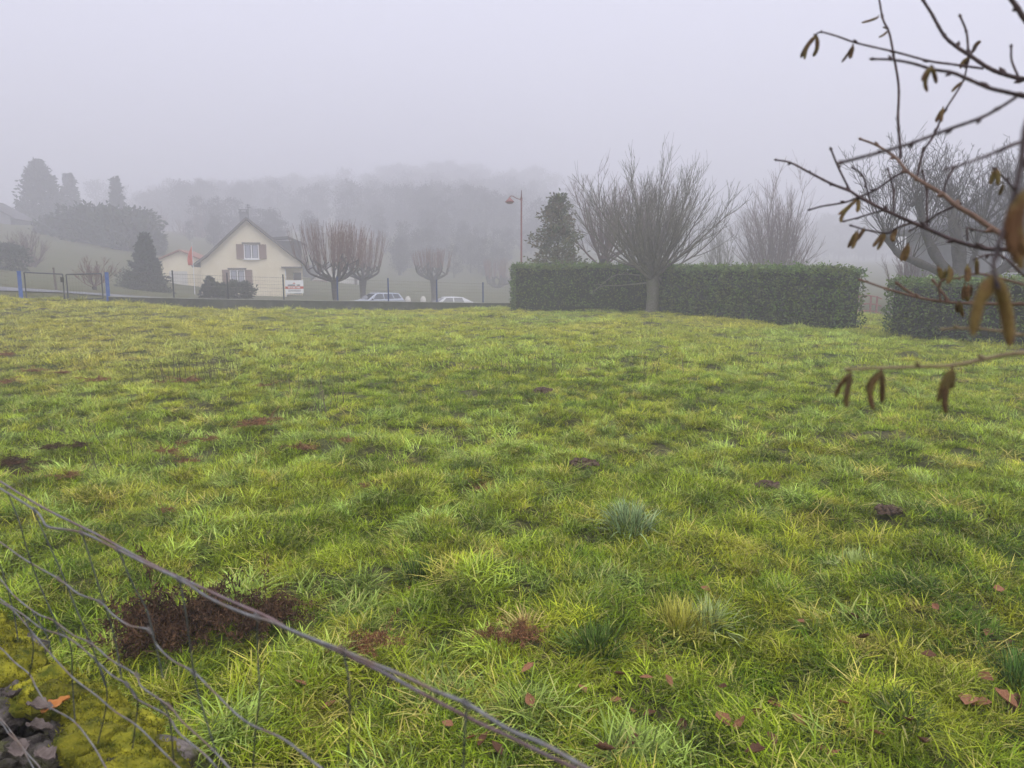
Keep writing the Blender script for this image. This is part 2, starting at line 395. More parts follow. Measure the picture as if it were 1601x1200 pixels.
def pollard(px, d, base_y, head_y, top_y, half_px, label, seed, nshoot=130, mats=('bark_dark', 'twig_red'), group='pollarded trees along the road'):
    rng = np.random.default_rng(seed); x = xat(px, d); z0 = min(gz(x, d), zy(base_y, d)) - .1
    zh = zy(head_y, d) - z0; zt = zy(top_y, d) - z0; half = half_px/F_PX*d
    e = empty('pollard_tree', (x, d, z0), 0, label, 'tree', group)
    t = MB(); r0 = .11*d/45*1.7
    t.tube([(0,0,0),(0.03,0,zh*.25),(-.03,0,zh*.6),(0,0,zh)], [r0*1.25, r0, r0*.95, r0*1.25], 9)
    c = MB(); shoot = MB(); tips = []
    nl = 13
    for k in range(nl):
        a = k*2.399 + rng.uniform(-.3, .3); rr = half*.80*math.sqrt((k+.6)/nl)
        hz = zh + half*(.25 + .34*(rr/half)**1.3)*rng.uniform(.85, 1.2)
        p3 = np.array((rr*math.cos(a), rr*math.sin(a), hz))
        pts = [np.array((0,0,zh-.1)), np.array((p3[0]*.45, p3[1]*.45, zh + (hz-zh)*.18)), np.array((p3[0]*.85, p3[1]*.85, zh+(hz-zh)*.5)), p3]
        pts = [q + rng.normal(size=3)*.05 for q in pts]; pts[0] = np.array((0,0,zh-.12))
        c.tube(smooth_path(pts, 9), np.linspace(r0*.50, r0*.26, 9), 6, rng.uniform(0, 1)); tips += [pts[3], pts[3]*.8+pts[2]*.2, pts[2]]
        for _ in range(3):
            f = rng.uniform(.35, .95); q = pts[1]*(1-f)+pts[3]*f if rng.random() < .5 else pts[2]*(1-f)+pts[3]*f
            q2 = q + np.array((rng.normal()*.16*half, rng.normal()*.16*half, rng.uniform(.12, .30)*half))
            c.tube([q, (q+q2)/2+rng.normal(size=3)*.03, q2], [r0*.24, r0*.2, r0*.16], 5, rng.uniform(0, 1)); tips.append(q2)
    for k in range(nshoot):
        q = tips[rng.integers(len(tips))] + rng.normal(size=3)*.06
        rad = math.hypot(q[0], q[1]); out = np.array((q[0], q[1], 0))/(rad+.01)
        ang = .34*min(rad/half, 1)
        dd = out*ang + np.array((0, 0, 1)) + rng.normal(size=3)*.06
        L = (zt - q[2])*rng.uniform(.62, 1.0)*(1-.22*(rad/half)**2)
        pts, _ = branch_path(q, dd, L, rng, 5, .10, .35)
        shoot.tube(pts, np.linspace(.012, .007, 6)*d/45, 3, rng.uniform(0, 1), cap=False)
    t.build('trunk', M[mats[0]], e, True); c.build('limbs', M[mats[0]], e, True); shoot.build('shoots', M[mats[1]], e)
    return e

def conifer(px, d, base_y, top_y, half_px, label, seed, shape='cone', n=2600, m='conifer', leaf=.35, name='conifer_tree'):
    rng = np.random.default_rng(seed); x = xat(px, d); z0 = min(zy(base_y, d), gz(x, d)) - .1; H = zy(top_y, d)-z0; hw = half_px/F_PX*d
    e = empty(name, (x, d, z0), 0, label, 'tree', None)
    t = MB(); t.tube([(0,0,0),(0,0,H*.5),(0,0,H*.93)], [max(.06, H*.02), H*.012, .02], 7); t.build('trunk', M['bark_dark'], e)
    c = MB()
    if shape == 'cone': prof = lambda u: (1-u)**.85*np.where(u < .08, .75+u*3, 1)
    elif shape == 'egg': prof = lambda u: np.sin(np.pi*np.clip(u, 0, 1)**.62)**.8*.98+.02
    elif shape == 'loose': prof = lambda u: (1-u)**.55*np.where(u < .12, .8+u*1.6, 1)*(.72+.28*np.sin(u*13+1.0)**2)
    else: prof = lambda u: np.sqrt(np.clip(1-(2*np.clip(u, 0, 1)-1)**2, 0, 1))*.95+.05
    n = n*2 if shape == 'egg' else n; nb = int(max(60, n/(16 if shape != 'loose' else 24))); ub = rng.uniform(0, .98, nb); ab = np.arange(nb)*2.399 + rng.normal(size=nb)*.4
    lb = hw*prof(ub)*(rng.uniform(.86, 1.04, nb) if shape == 'egg' else rng.uniform(.62, 1.12 if shape != 'loose' else 1.3, nb)); k = rng.integers(0, nb, n); t_ = np.sqrt(rng.uniform(.04, 1, n))
    rise = (.10 if shape == 'cone' else .35)*lb[k]*t_
    spr = (.05 if shape == 'cone' else .085 if shape != 'loose' else .07)*hw
    a_ = ab[k]; rr = lb[k]*t_
    p = np.c_[rr*np.cos(a_), rr*np.sin(a_), ub[k]*H*.96 + .03*H + rise - .10*lb[k]*(shape == 'cone')] + rng.normal(size=(n, 3))*spr
    out = np.c_[np.cos(a_), np.sin(a_), np.full(n, .25)]*1.1
    leaf_cloud(c, p, leaf, rng, .2, .45, out)
    c.build('crown', M[m], e)
    return e

def vase_tree(px, d, base_y, fork_y, top_y, half_px, label, seed, stems=12, mats=('bark_grey', 'twig_grey'), trunk_px=12, kids=(5, 9), z0=None, multi=False, name='bare_tree', group=None, rmin=.007, fan=1.0):
    rng = np.random.default_rng(seed); x = xat(px, d); z0 = (min(gz(x, d), zy(base_y, d)) if z0 is None else z0) - .06
    zf = zy(fork_y, d)-z0 if not multi else .05; H = zy(top_y, d)-z0; hw = half_px/F_PX*d; r0 = trunk_px/F_PX*d
    e = empty(name, (x, d, z0), 0, label, 'tree', group)
    t = MB()
    if not multi:
        t.tube([(0,0,0),(0,0,zf*.15),(.02,0,zf*.5),(0,0,zf*.85),(0,0,zf*1.05)], [r0*1.25, r0*1.0, r0*.92, r0*1.05, r0*.8], 12)
    c = MB()
    for k in range(stems):
        a = k*2.399 + rng.uniform(-.25, .25); f = ((k+.5)/stems)**.55
        q = np.array((rng.normal()*r0*.35, rng.normal()*r0*.35, (zf*rng.uniform(.85, 1.05) if not multi else .05)))
        tgt = np.array((math.cos(a)*hw*f*.85*fan, math.sin(a)*hw*f*.85*fan, (H*.92-zf)*(1-.42*f*f)))
        L = np.linalg.norm(tgt)*rng.uniform(.72, 1.12)
        tgt = tgt*(1+rng.normal(size=3)*np.array((.16, .16, .05)))
        dd = tgt/np.linalg.norm(tgt) - np.array((0, 0, .20)) if not multi else tgt
        rs = r0*(.21 if not multi else .5)
        pts, _ = branch_path(q, dd, L, rng, 8, .16, .55); rad = np.linspace(rs, rmin, 9); c.tube(pts, rad, 6, rng.uniform(0, 1), cap=False)
        for _k in range(kids[1]):
            uu = rng.uniform(.10, .95)*8; i0 = min(int(uu), 7); qq = pts[i0]+(pts[i0+1]-pts[i0])*(uu-i0); tt = pts[i0+1]-pts[i0]; tt /= np.linalg.norm(tt)
            sd_ = np.cross(tt, rng.normal(size=3)); sd_ /= np.linalg.norm(sd_); an = R(rng.uniform(14, 40)); d2 = tt*math.cos(an)+sd_*math.sin(an)+np.array((0, 0, .15))
            L2 = L*.52*rng.uniform(.55, 1.1)*(1.1-.6*uu/8); p2, _ = branch_path(qq, d2, L2, rng, 5, .17, .42); c.tube(p2, np.linspace(max(rad[i0]*.5, rmin*1.2), rmin*.8, 6), 4, rng.uniform(0, 1), cap=False)
            for _j in range(kids[0]+2):
                u3 = rng.uniform(.15, .95)*5; i3 = min(int(u3), 4); q3 = p2[i3]+(p2[i3+1]-p2[i3])*(u3-i3); t3 = p2[i3+1]-p2[i3]; t3 /= np.linalg.norm(t3)
                s3 = np.cross(t3, rng.normal(size=3)); s3 /= np.linalg.norm(s3); an = R(rng.uniform(18, 45)); p3, _ = branch_path(q3, t3*math.cos(an)+s3*math.sin(an)+np.array((0, 0, .15)), L2*rng.uniform(.25, .55), rng, 3, .12, .35)
                c.tube(p3, np.linspace(rmin*.8, rmin*.5, 4), 3, rng.uniform(0, 1), cap=False)
    if not multi: t.build('trunk', M[mats[0]], e, True)
    c.build('crown', M[mats[1]], e)
    return e

def build_off(b, name, m, parent, off, smooth=False):
    b.V = [v - np.asarray(off) for v in b.V]
    return b.build(name, m, parent, smooth)

# ------------------------------------------------------------------ boundary wall, fence, gate
GA = np.array((-19.1, 28.96)); GB = np.array((-16.6, 30.6)); WEND = np.array((.9, 41.55))
def wall_top(x): return float(np.interp(x, [-30, -16.6, -12.7, -1.56, 1.0], [1.05, .84, .655, .235, .17]))
n_seg = 40
b = MB(); cp = MB()
for k in range(n_seg):
    p, q = GB + (WEND-GB)*k/n_seg, GB + (WEND-GB)*(k+1)/n_seg
    for (bb, w2, zt0, zt1, zb) in ((b, .10, -.022, -.022, -1.6), (cp, .12, .008, .008, -.022)):
        z0, z1 = wall_top(p[0]), wall_top(q[0]); o = WALL_N*w2
        Vv = [(*(p-o), z0+zb), (*(q-o), z1+zb), (*(q+o), z1+zb), (*(p+o), z0+zb), (*(p-o), z0+zt0), (*(q-o), z1+zt1), (*(q+o), z1+zt1), (*(p+o), z0+zt0)]
        F = [(0,3,2,1),(4,5,6,7),(0,1,5,4),(2,3,7,6)]
        if k == 0: F.append((3,0,4,7))
        if k == n_seg-1: F.append((1,2,6,5))
        bb.add(Vv, F)
we = empty('low_wall', (GB[0], GB[1], 0), 0, 'low weathered concrete wall along the far edge of the field, carrying the fence', 'wall')
off = (GB[0], GB[1], 0)
build_off(b, 'wall_body', M['concrete'], we, off); build_off(cp, 'coping', M['coping'], we, off)

fe = empty('wire_panel_fence', (GB[0], GB[1], 0), 0, 'see-through wire panel fence with slim blue posts on the low concrete wall', 'fence')
fx = [355, 442.5, 527, 606.5, 682.5, 755, 822]
def wall_at_px(px):   # point of wall line seen at column px
    r = (px-CX)/F_PX*.99
    # GB + t*D : x = r*y
    t = (r*GB[1]-GB[0])/(WALL_D[0]-r*WALL_D[1]); return GB + WALL_D*t
posts = [wall_at_px(190), wall_at_px(270)] + [wall_at_px(p) for p in fx]
def wire_panel(p, q, z0, z1, h, off, parent, nh=7, dx=.10):
    b = MB(); L = np.linalg.norm(q-p)
    for k in range(nh):
        zz = .05 + h*k/(nh-1)*.96
        b.tube([(*p, z0+zz), (*q, z1+zz)], .0035 if k not in (0, nh-1, nh//2) else .006, 3)
    m = int(L/dx)
    for k in range(1, m):
        f = k/m; c = p+(q-p)*f; zz = z0+(z1-z0)*f
        b.tube([(*c, zz+.03), (*c, zz+.05+h)], .0022, 3)
    return build_off(b, 'mesh_panel', M['galv'], parent, off)
for k, p in enumerate(posts):
    b = MB(); z = wall_top(p[0]); hh = 1.12 if k < 7 else 1.05
    b.box((*p - 0*p, z + hh/2 - .15), (.055, .055, hh+.34), math.atan2(WALL_D[1], WALL_D[0])); b.box((*p, z+hh+.03), (.065, .065, .02), .56)
    if k != 0: build_off(b, 'fence_post', M['post_dark'] if k in (1, 2, 3) else M['post_blue'], fe, off)
    if k + 1 < len(posts): wire_panel(p, posts[k+1], wall_top(p[0]), wall_top(posts[k+1][0]), 1.0, off, fe)

fl = empty('side_fence', (GA[0], GA[1], gz(*GA)), 0, 'grey wire fence with thin posts left of the blue gate posts', 'fence')
off = np.array((GA[0], GA[1], gz(*GA)))
pp = [GA - WALL_D*.35, GA - WALL_D*.78, GA-WALL_D*2.3, GA-WALL_D*4.8]
for k, p in enumerate(pp):
    b = MB(); z = gz(*p); b.box((*p, z+.52), (.05, .05, 1.24)); b.box((*p, z+1.15), (.06, .06, .02)); 
    if k: build_off(b, 'fence_post', M['post_dark'], fl, off)
    if k+1 < len(pp): wire_panel(p, pp[k+1], z, gz(*pp[k+1]), 1.02, off, fl)

gate = empty('double_gate', (*((GA+GB)/2), gz(*((GA+GB)/2))), 0, 'two leaf dark metal gate hung between two bright blue posts', 'gate')
off = np.array(gate.location)
def gzz(p): return zy(463.5, float(p[1]))
zl, zr = gzz(GA)-.12, gzz(GB)-.12
for p, z in ((GA, zl), (GB, zr)):
    b = MB(); b.box((*p, z+.52), (.135, .135, 1.14), .56); b.box((*p, z+1.1), (.15, .15, .025), .56)
    build_off(b, 'gate_post', M['blue_paint'], gate, off)
def leaf_frame(p, q, z0, z1, h):
    b = MB(); r = .026
    A0, A1 = np.array((*p, z0+.06)), np.array((*p, z0+h)); B0, B1 = np.array((*q, z1+.06)), np.array((*q, z1+h))
    for s, t in ((A0, A1), (B0, B1), (A0, B0), (A1, B1)): b.tube([s, t], r, 8)
    f = build_off(b, 'gate_leaf', M['post_dark'], gate, off)
    g = MB()
    for k in range(1, 12):
        g.tube([A0+(B0-A0)*k/12, A1+(B1-A1)*k/12], .0028, 3)
    for k in range(1, 6):
        g.tube([A0+(A1-A0)*k/6, B0+(B1-B0)*k/6], .0028, 3)
    w_ = g.build('wire_infill', M['galv'], f); w_.data.transform(__import__('mathutils').Matrix.Translation(-Vector(off)))
    return f
gd = (GB-GA)/np.linalg.norm(GB-GA); mid = (GA+GB)/2
leaf_frame(GA+gd*.17, mid-gd*.05-WALL_N*.06, zl, (zl+zr)/2-.05, 1.06)
leaf_frame(mid+gd*.07-WALL_N*.10, GB-gd*.19, (zl+zr)/2-.06, zr, 1.06)
b = MB(); b.box((*(mid-gd*.08-WALL_N*.12), (zl+zr)/2+.80), (.12, .08, .20), .56); bevel(build_off(b, 'lock_box', M['trim_black'], gate, off), .01)

# estate board hanging on the fence
sp = wall_at_px(459) - WALL_N*.07; sz = zy(448, sp[1])
se = empty('notice_board', (sp[0], sp[1], sz), math.atan2(WALL_D[1], WALL_D[0]), 'white board with red band and dark heading hung on the wire fence by the house', 'sign')
b = MB(); b.box((0, 0, 0), (.84, .02, .60)); b.build('panel', M['sign_white'], se)
b = MB(); b.box((0, -.012, -.04), (.84, .004, .11)); b.build('red_band', M['sign_red'], se)
b = MB(); x = -.30
for wd in (.05,.045,.06,.03,.05,.04,.0,.035,.05,.045):
    if wd: b.box((x+wd/2, -.013, .075), (wd, .006, .05 if wd != .03 else .062))
    else: b.build('heading', M['sign_ink'], se); b = MB()
    x += wd + .012 + (.05 if not wd else 0)
h_ = b.build('heading', M['sign_ink'], se)
b = MB(); b.prism([(-.08,.14),(.05,.14),(-.01,.20)], 'y', -.016, -.010); b.build('emblem', M['sign_red'], se)
b = MB(); x = -.3
for wd in (.10,.07,.12,.05,.14): b.box((x+wd/2, -.016, -.04), (wd-.012, .006, .045)); x += wd+.02
b.build('band_lettering', M['sign_white'], se)
b = MB()
for z in (-.15, -.2): b.box((0, -.013, z), (.58, .006, .018))
b.build('small_print', M['sign_ink'], se)
for x in (-.36, .36):
    b = MB(); b.tube([(x, .012, .28), (x, .06, .33)], .006, 5); b.build('hook', M['galv'], se)

# ------------------------------------------------------------------ street lamp
lx = xat(815, 42); lz = gz(lx, 42)
le = empty('street_lamp', (lx, 42, lz), 0, 'dusty red street lamp on a tall pole behind the hedge', 'street lamp')
zt = zy(297, 42)-lz; za = zy(311, 42)-lz
b = MB(); b.tube([(0,0,-.2),(0,0,1.2),(0,0,1.21),(0,0,za),(0,0,zt)], [.075,.07,.055,.045,.02], 10); b.build('pole', M['lamp_red'], le, True)
b = MB(); b.tube(smooth_path([(.05,0,za),(-.12,0,za+.0),(-.3,0,za+.06),(-.48,0,za+.16),(-.62,0,za+.15),(-.65,0,za+.02)], 20), .022, 8); b.tube([(0,0,za-.08),(0,0,za+.08)], .065, 10); b.build('arm', M['lamp_red'], le, True)
b = MB(); b.lathe([(.02,.10),(.06,.09),(.09,.02),(.17,-.05),(.24,-.12),(.265,-.16),(.24,-.165)], (-.65,0,za), 18); h = b.build('lamp_shade', M['lamp_red'], le, True)
b = MB(); b.lathe([(.235,-.166),(.17,-.23),(.06,-.26),(.0,-.262)], (-.65,0,za), 18); b.build('lamp_bowl', mat('bowl', (.35,.22,.22), (.42,.28,.28), 4, .3), le, True)

# ------------------------------------------------------------------ houses
def window(parent, x, y, z0, z1, wd, shutter=True, sm='shutter'):
    f = MB(); zc = (z0+z1)/2; h = z1-z0
    for s in (-1, 1): f.box((x+s*(wd/2-.04), y-.03, zc), (.08, .10, h))
    f.box((x, y-.031, z1-.04), (wd-.165, .10, .08)); f.box((x, y-.031, z0+.04), (wd-.165, .10, .08)); f.box((x, y-.033, zc), (.10, .10, h-.165))
    o = f.build('window', M['white_paint'], parent)
    g = MB()
    for s in (-1, 1): g.box((x+s*wd/4, y-.02, zc), (wd/2-.12, .03, h-.16))
    g.build('pane', M['glass'], o)
    cu = MB()
    for s in (-1, 1):
        cu.box((x+s*wd/4 - s*.0, y-.038, zc), (wd/2-.26, .006, h-.22))
    cu.build('net_curtain', mat('curtain', (.30,.31,.36), (.40,.41,.46), 3, .8, stretch=(14,1,1)), o)
    s_ = MB(); s_.box((x, y-.09, z0-.05), (wd+.16, .26, .09)); s_.build('sill', M['white_paint'], o)
    li = MB(); li.box((x, y-.07, z1+.09), (wd+.34, .18, .17)); li.build('lintel', M['dark_wood'], o)
    if shutter:
        for s in (-1, 1):
            sh = MB(); xc = x+s*(wd/2+.36)
            sh.box((xc, y-.045, zc), (.66, .05, h))
            for zz in (z0+.25, z1-.25): sh.box((xc, y-.08, zz), (.62, .025, .09))
            sh.build('shutter', M[sm], parent)
    return o

HD = 72.0
hx = xat(394, HD); hz = -.3
hs = empty('gabled_house', (hx, HD, hz), R(15), 'cream rendered house with steep dark gable roof, brown shutters and side dormer', 'house')
b = MB()
b.prism([(-4.55,2.66),(4.6,2.66),(4.6,3.25),(-.25,7.25),(-4.55,3.25)], 'y', 0, 10.5)
b.box((-.75, 5.25, 1.16), (7.6, 10.5, 3.0)); b.box((3.83, 6.4, 1.155), (1.55, 8.2, 3.0))
b.build('wall', M['plaster'], hs)
# roof: two slopes with flared eaves
b = MB()
def slope(b, pts, y0, y1, th):
    n = len(pts); up = [(x, z+th) for x, z in pts]
    b.prism(list(pts)+up[::-1], 'y', y0, y1)
slope(b, [(-5.25,2.78),(-3.9,3.80),(-.25,7.3)], -.45, 10.9, .20)
slope(b, [(-.249,7.3),(3.9,3.85),(5.3,2.8)], -.45, 10.9, .20)
rf = b.build('roof', M['slate'], hs)
b = MB()
for pts in ([(-5.27,2.70),(-3.9,3.70),(-.25,7.2)], [(-.25,7.2),(3.9,3.75),(5.32,2.72)]):
    b.tube([(x, -.42, z+.1) for x, z in pts], .11, 4)
b.build('bargeboard', M['dark_wood'], hs)
b = MB(); b.box((-.75, 3.4, 7.6), (.75, .6, 1.1)); b.box((-.75, 3.4, 8.18), (.9, .75, .09))
for x in (-1.05, -.45): b.box((x, 3.4, 8.3), (.1, .5, .2))
b.box((-.75, 3.4, 8.43), (.95, .7, .06)); b.build('chimney', M['plaster_grey'], rf)
b = MB(); b.tube([(-.1,.6,7.2),(-.1,.6,8.75)], .03, 5); b.tube([(-.35,.6,8.45),(.15,.6,8.45)], .02, 4); b.tube([(-.3,.6,8.65),(.1,.6,8.65)], .02, 4); b.build('antenna', M['post_dark'], rf)
b = MB(); b.lathe([(.1,0),(.1,1.0)], (2.6, 6.5, 4.6), 8); b.build('vent_pipe', M['plaster_grey'], rf)
window(hs, .06, -.02, 3.55, 4.93, 1.34); window(hs, -1.32, -.02, 1.22, 2.52, 1.34)
b = MB(); b.box((3.72, -.10, 2.75), (1.95, .34, .17)); b.build('porch_beam', M['dark_wood'], hs)
b = MB(); b.box((3.02, .18, 1.2), (.2, .3, 2.9)); b.build('porch_post', M['white_paint'], hs)
b = MB(); b.box((4.15, 2.26, 1.2), (.75, .06, 2.1)); dd = b.build('door', M['dark_wood'], hs)
b = MB(); b.lathe([(.03,0),(.03,.05)], (3.86, 2.19, 1.2), 8); b.build('handle', M['chrome'], dd)
dm = MB(); dm.box((3.3, 5.0, 4.5), (2.6, 2.6, 1.9)); do = dm.build('dormer', M['slate'], hs)
b = MB(); b.prism([(1.4,5.55),(3.4,5.72),(5.15,4.98),(5.15,5.12),(3.4,5.92),(1.4,5.75)], 'y', 3.4, 6.6); b.build('dormer_roof', M['slate'], do)
b = MB(); b.box((4.62, 5.0, 4.6), (.06, 1.2, 1.0)); b.build('dormer_window', M['glass'], do)

ax = xat(289, 76); ae = empty('gabled_outbuilding', (ax, 76, 0), R(12), 'small pale outbuilding with orange tiled gable joined left of the cream house', 'house')
b = MB(); b.prism([(-2.6,-.8),(2.6,-.8),(2.6,2.75),(-.35,4.1),(-2.6,3.1)], 'y', 0, 7); b.build('wall', M['plaster'], ae)
b = MB(); slope(b, [(-3.1,2.92),(-.35,4.15)], -.3, 7.3, .14); slope(b, [(-.349,4.15),(2.6,2.78)], -.3, 7.3, .14); b.build('roof', M['tile_red'], ae)
b = MB(); b.box((-.6, -.03, 1.0), (1.7, .06, 2.2)); g_ = b.build('garage_door', M['plaster_white'], ae)
b = MB(); b.box((-.6, -.07, .75), (.2, .03, .05)); b.build('handle', M['trim_black'], g_)

fx_ = xat(303, 66); fz = gz(fx_, 66)
fe2 = empty('flag_pole', (fx_, 66, fz), 0, 'orange red flag hanging limp from a thin white pole by the outbuilding', 'flag')
zt = zy(378, 66)-fz
b = MB(); b.tube([(0,0,0),(0,0,zt)], [.035,.02], 6); b.build('pole', M['white_paint'], fe2)
b = MB(); g = 7; Vv = []; rows = 9
for r_ in range(rows):
    f = r_/(rows-1); wd = .12 + .36*math.sin(min(f*1.25, 1)*1.57)
    for k in range(g):
        u = k/(g-1); Vv.append((-u*wd - .10*f*(1-u) + .05*f, .07*math.sin(u*9+f*3), zt*.92 - f*1.65 - u*u*.12*(1-f)))
b.add(Vv, [(r_*g+k, r_*g+k+1, (r_+1)*g+k+1, (r_+1)*g+k) for r_ in range(rows-1) for k in range(g-1)])
o = b.build('flag_cloth', M['flag'], fe2, True); so = o.modifiers.new('thick', 'SOLIDIFY'); so.thickness = .006

# low pale house behind the first pollard
px_, D = 512, 96.0
lx = xat(px_, D); ze = zy(452, D)
e = empty('low_house', (lx, D, ze), R(8), 'low pale house with grey lean roof half hidden behind the nearest pollarded tree', 'house')
b = MB(); b.prism([(-2.9,-1.5),(4.2,-1.5),(4.2,1.7),(.2,3.0),(-2.9,.35)], 'y', 0, 8); b.build('wall', M['plaster_white'], e)
b = MB(); slope(b, [(-3.4,.0),(.2,3.1),(.5,3.1)], -.3, 8.3, .16); slope(b, [(.501,3.1),(4.5,1.8)], -.3, 8.3, .16); b.prism([(-4.6,.9),(-3.3,.2),(.0,3.15),(-4.6,3.05)], 'y', 4.2, 8.2); b.build('roof', M['slate'], e)
b = MB(); b.box((-.9, -.05, .5), (1.7, .08, 1.35)); o = b.build('window', M['shutter'], e)
b = MB(); b.box((-.9, -.10, .5), (.9, .04, 1.1)); b.build('pane', M['glass'], o)
b = MB(); b.box((3.6, -.6, .2), (.35, .35, 3.0)); b.build('porch_pillar', M['dark_wood'], e)

px_, D = 604, 140.0
lx = xat(px_, D); e = empty('distant_house', (lx, D, zy(446, D)), R(-6), 'faint white roofed house far in the fog right of the second pollarded tree', 'house')
b = MB(); b.prism([(-4.2,-2),(-1.2,-2),(-1.2,2.1),(-2.7,2.6),(-4.2,2.0)], 'y', 0, 6); b.box((1.6, 3.2, .2), (5.4, 5, 3.4)); b.build('wall', M['plaster_grey'], e)
b = MB(); b.prism([(-1.0,1.9),(2.6,1.9),(2.5,2.4),(1.2,2.7),(.6,2.95),(-.9,2.5)], 'y', -.6, 6); b.build('roof', M['plaster_white'], e)
b = MB(); b.prism([(-4.6,1.9),(-2.7,2.65),(-.9,2.0),(-.9,2.15),(-2.7,2.85),(-4.6,2.05)], 'y', -.3, 6.2); b.build('annex_roof', M['tile_red'], e)

# grey house at right behind the hedge
D = 37.0; hx = xat(1516, D)
e = empty('grey_house', (hx, D, gz(24, 40)-.2), R(-4), 'grey two storey house with overhanging slate roof behind the right hedge', 'house')
z0 = e.location[2]; ez = zy(350, D)-z0
b = MB(); b.box((5.9, 4.6, ez/2-.3), (10.6, 8, ez+.6)); b.build('wall', M['plaster_grey'], e)
b = MB(); b.add([(-.4,-.3,ez-.12),(12,-.3,ez-.12),(12,9.4,ez-.12),(-.4,9.4,ez-.12),(-.4,-.3,ez+.1),(12,-.3,ez+.1),(12,9.4,ez+.1),(-.4,9.4,ez+.1),(4.1,4.5,ez+2.35),(8.4,4.5,ez+2.35)],
      [(3,2,1,0),(0,1,5,4),(1,2,6,5),(2,3,7,6),(3,0,4,7),(4,5,9,8),(5,6,9),(6,7,8,9),(7,4,8)]); rf = b.build('roof', M['slate'], e)
b = MB(); b.box((7.2, 4.5, ez+2.5), (.6, .6, 1.3)); b.box((7.2, 4.5, ez+3.2), (.75, .75, .12)); b.build('chimney', M['plaster_grey'], rf)
for zz in (.9, ez-1.9):
    for xx in (2.3, 5.2): window(e, xx, .58, zz, zz+1.2, 1.05, False)
b = MB(); b.tube([(.35,.45,ez-.1),(.35,.45,.2)], .05, 8); b.build('drainpipe', M['post_dark'], e)

D = 112.0; hx = xat(-22, D); z0 = zy(372, D)
e = empty('hillside_house', (hx, D, z0), R(12), 'dim house with dark sloping roof on the slope at far left', 'house')
b = MB(); b.prism([(-4,-2),(4,-2),(4,3.2),(0,5.6),(-4,3.2)], 'y', 0, 8); b.build('wall', M['plaster_grey'], e)
b = MB(); slope(b, [(-4.7,2.8),(0,5.6)], -.4, 8.4, .2); slope(b, [(.001,5.6),(4.9,2.7)], -.4, 8.4, .2); b.build('roof', M['slate'], e)
window(e, 1.2, -.02, .6, 1.8, 1.1, False)

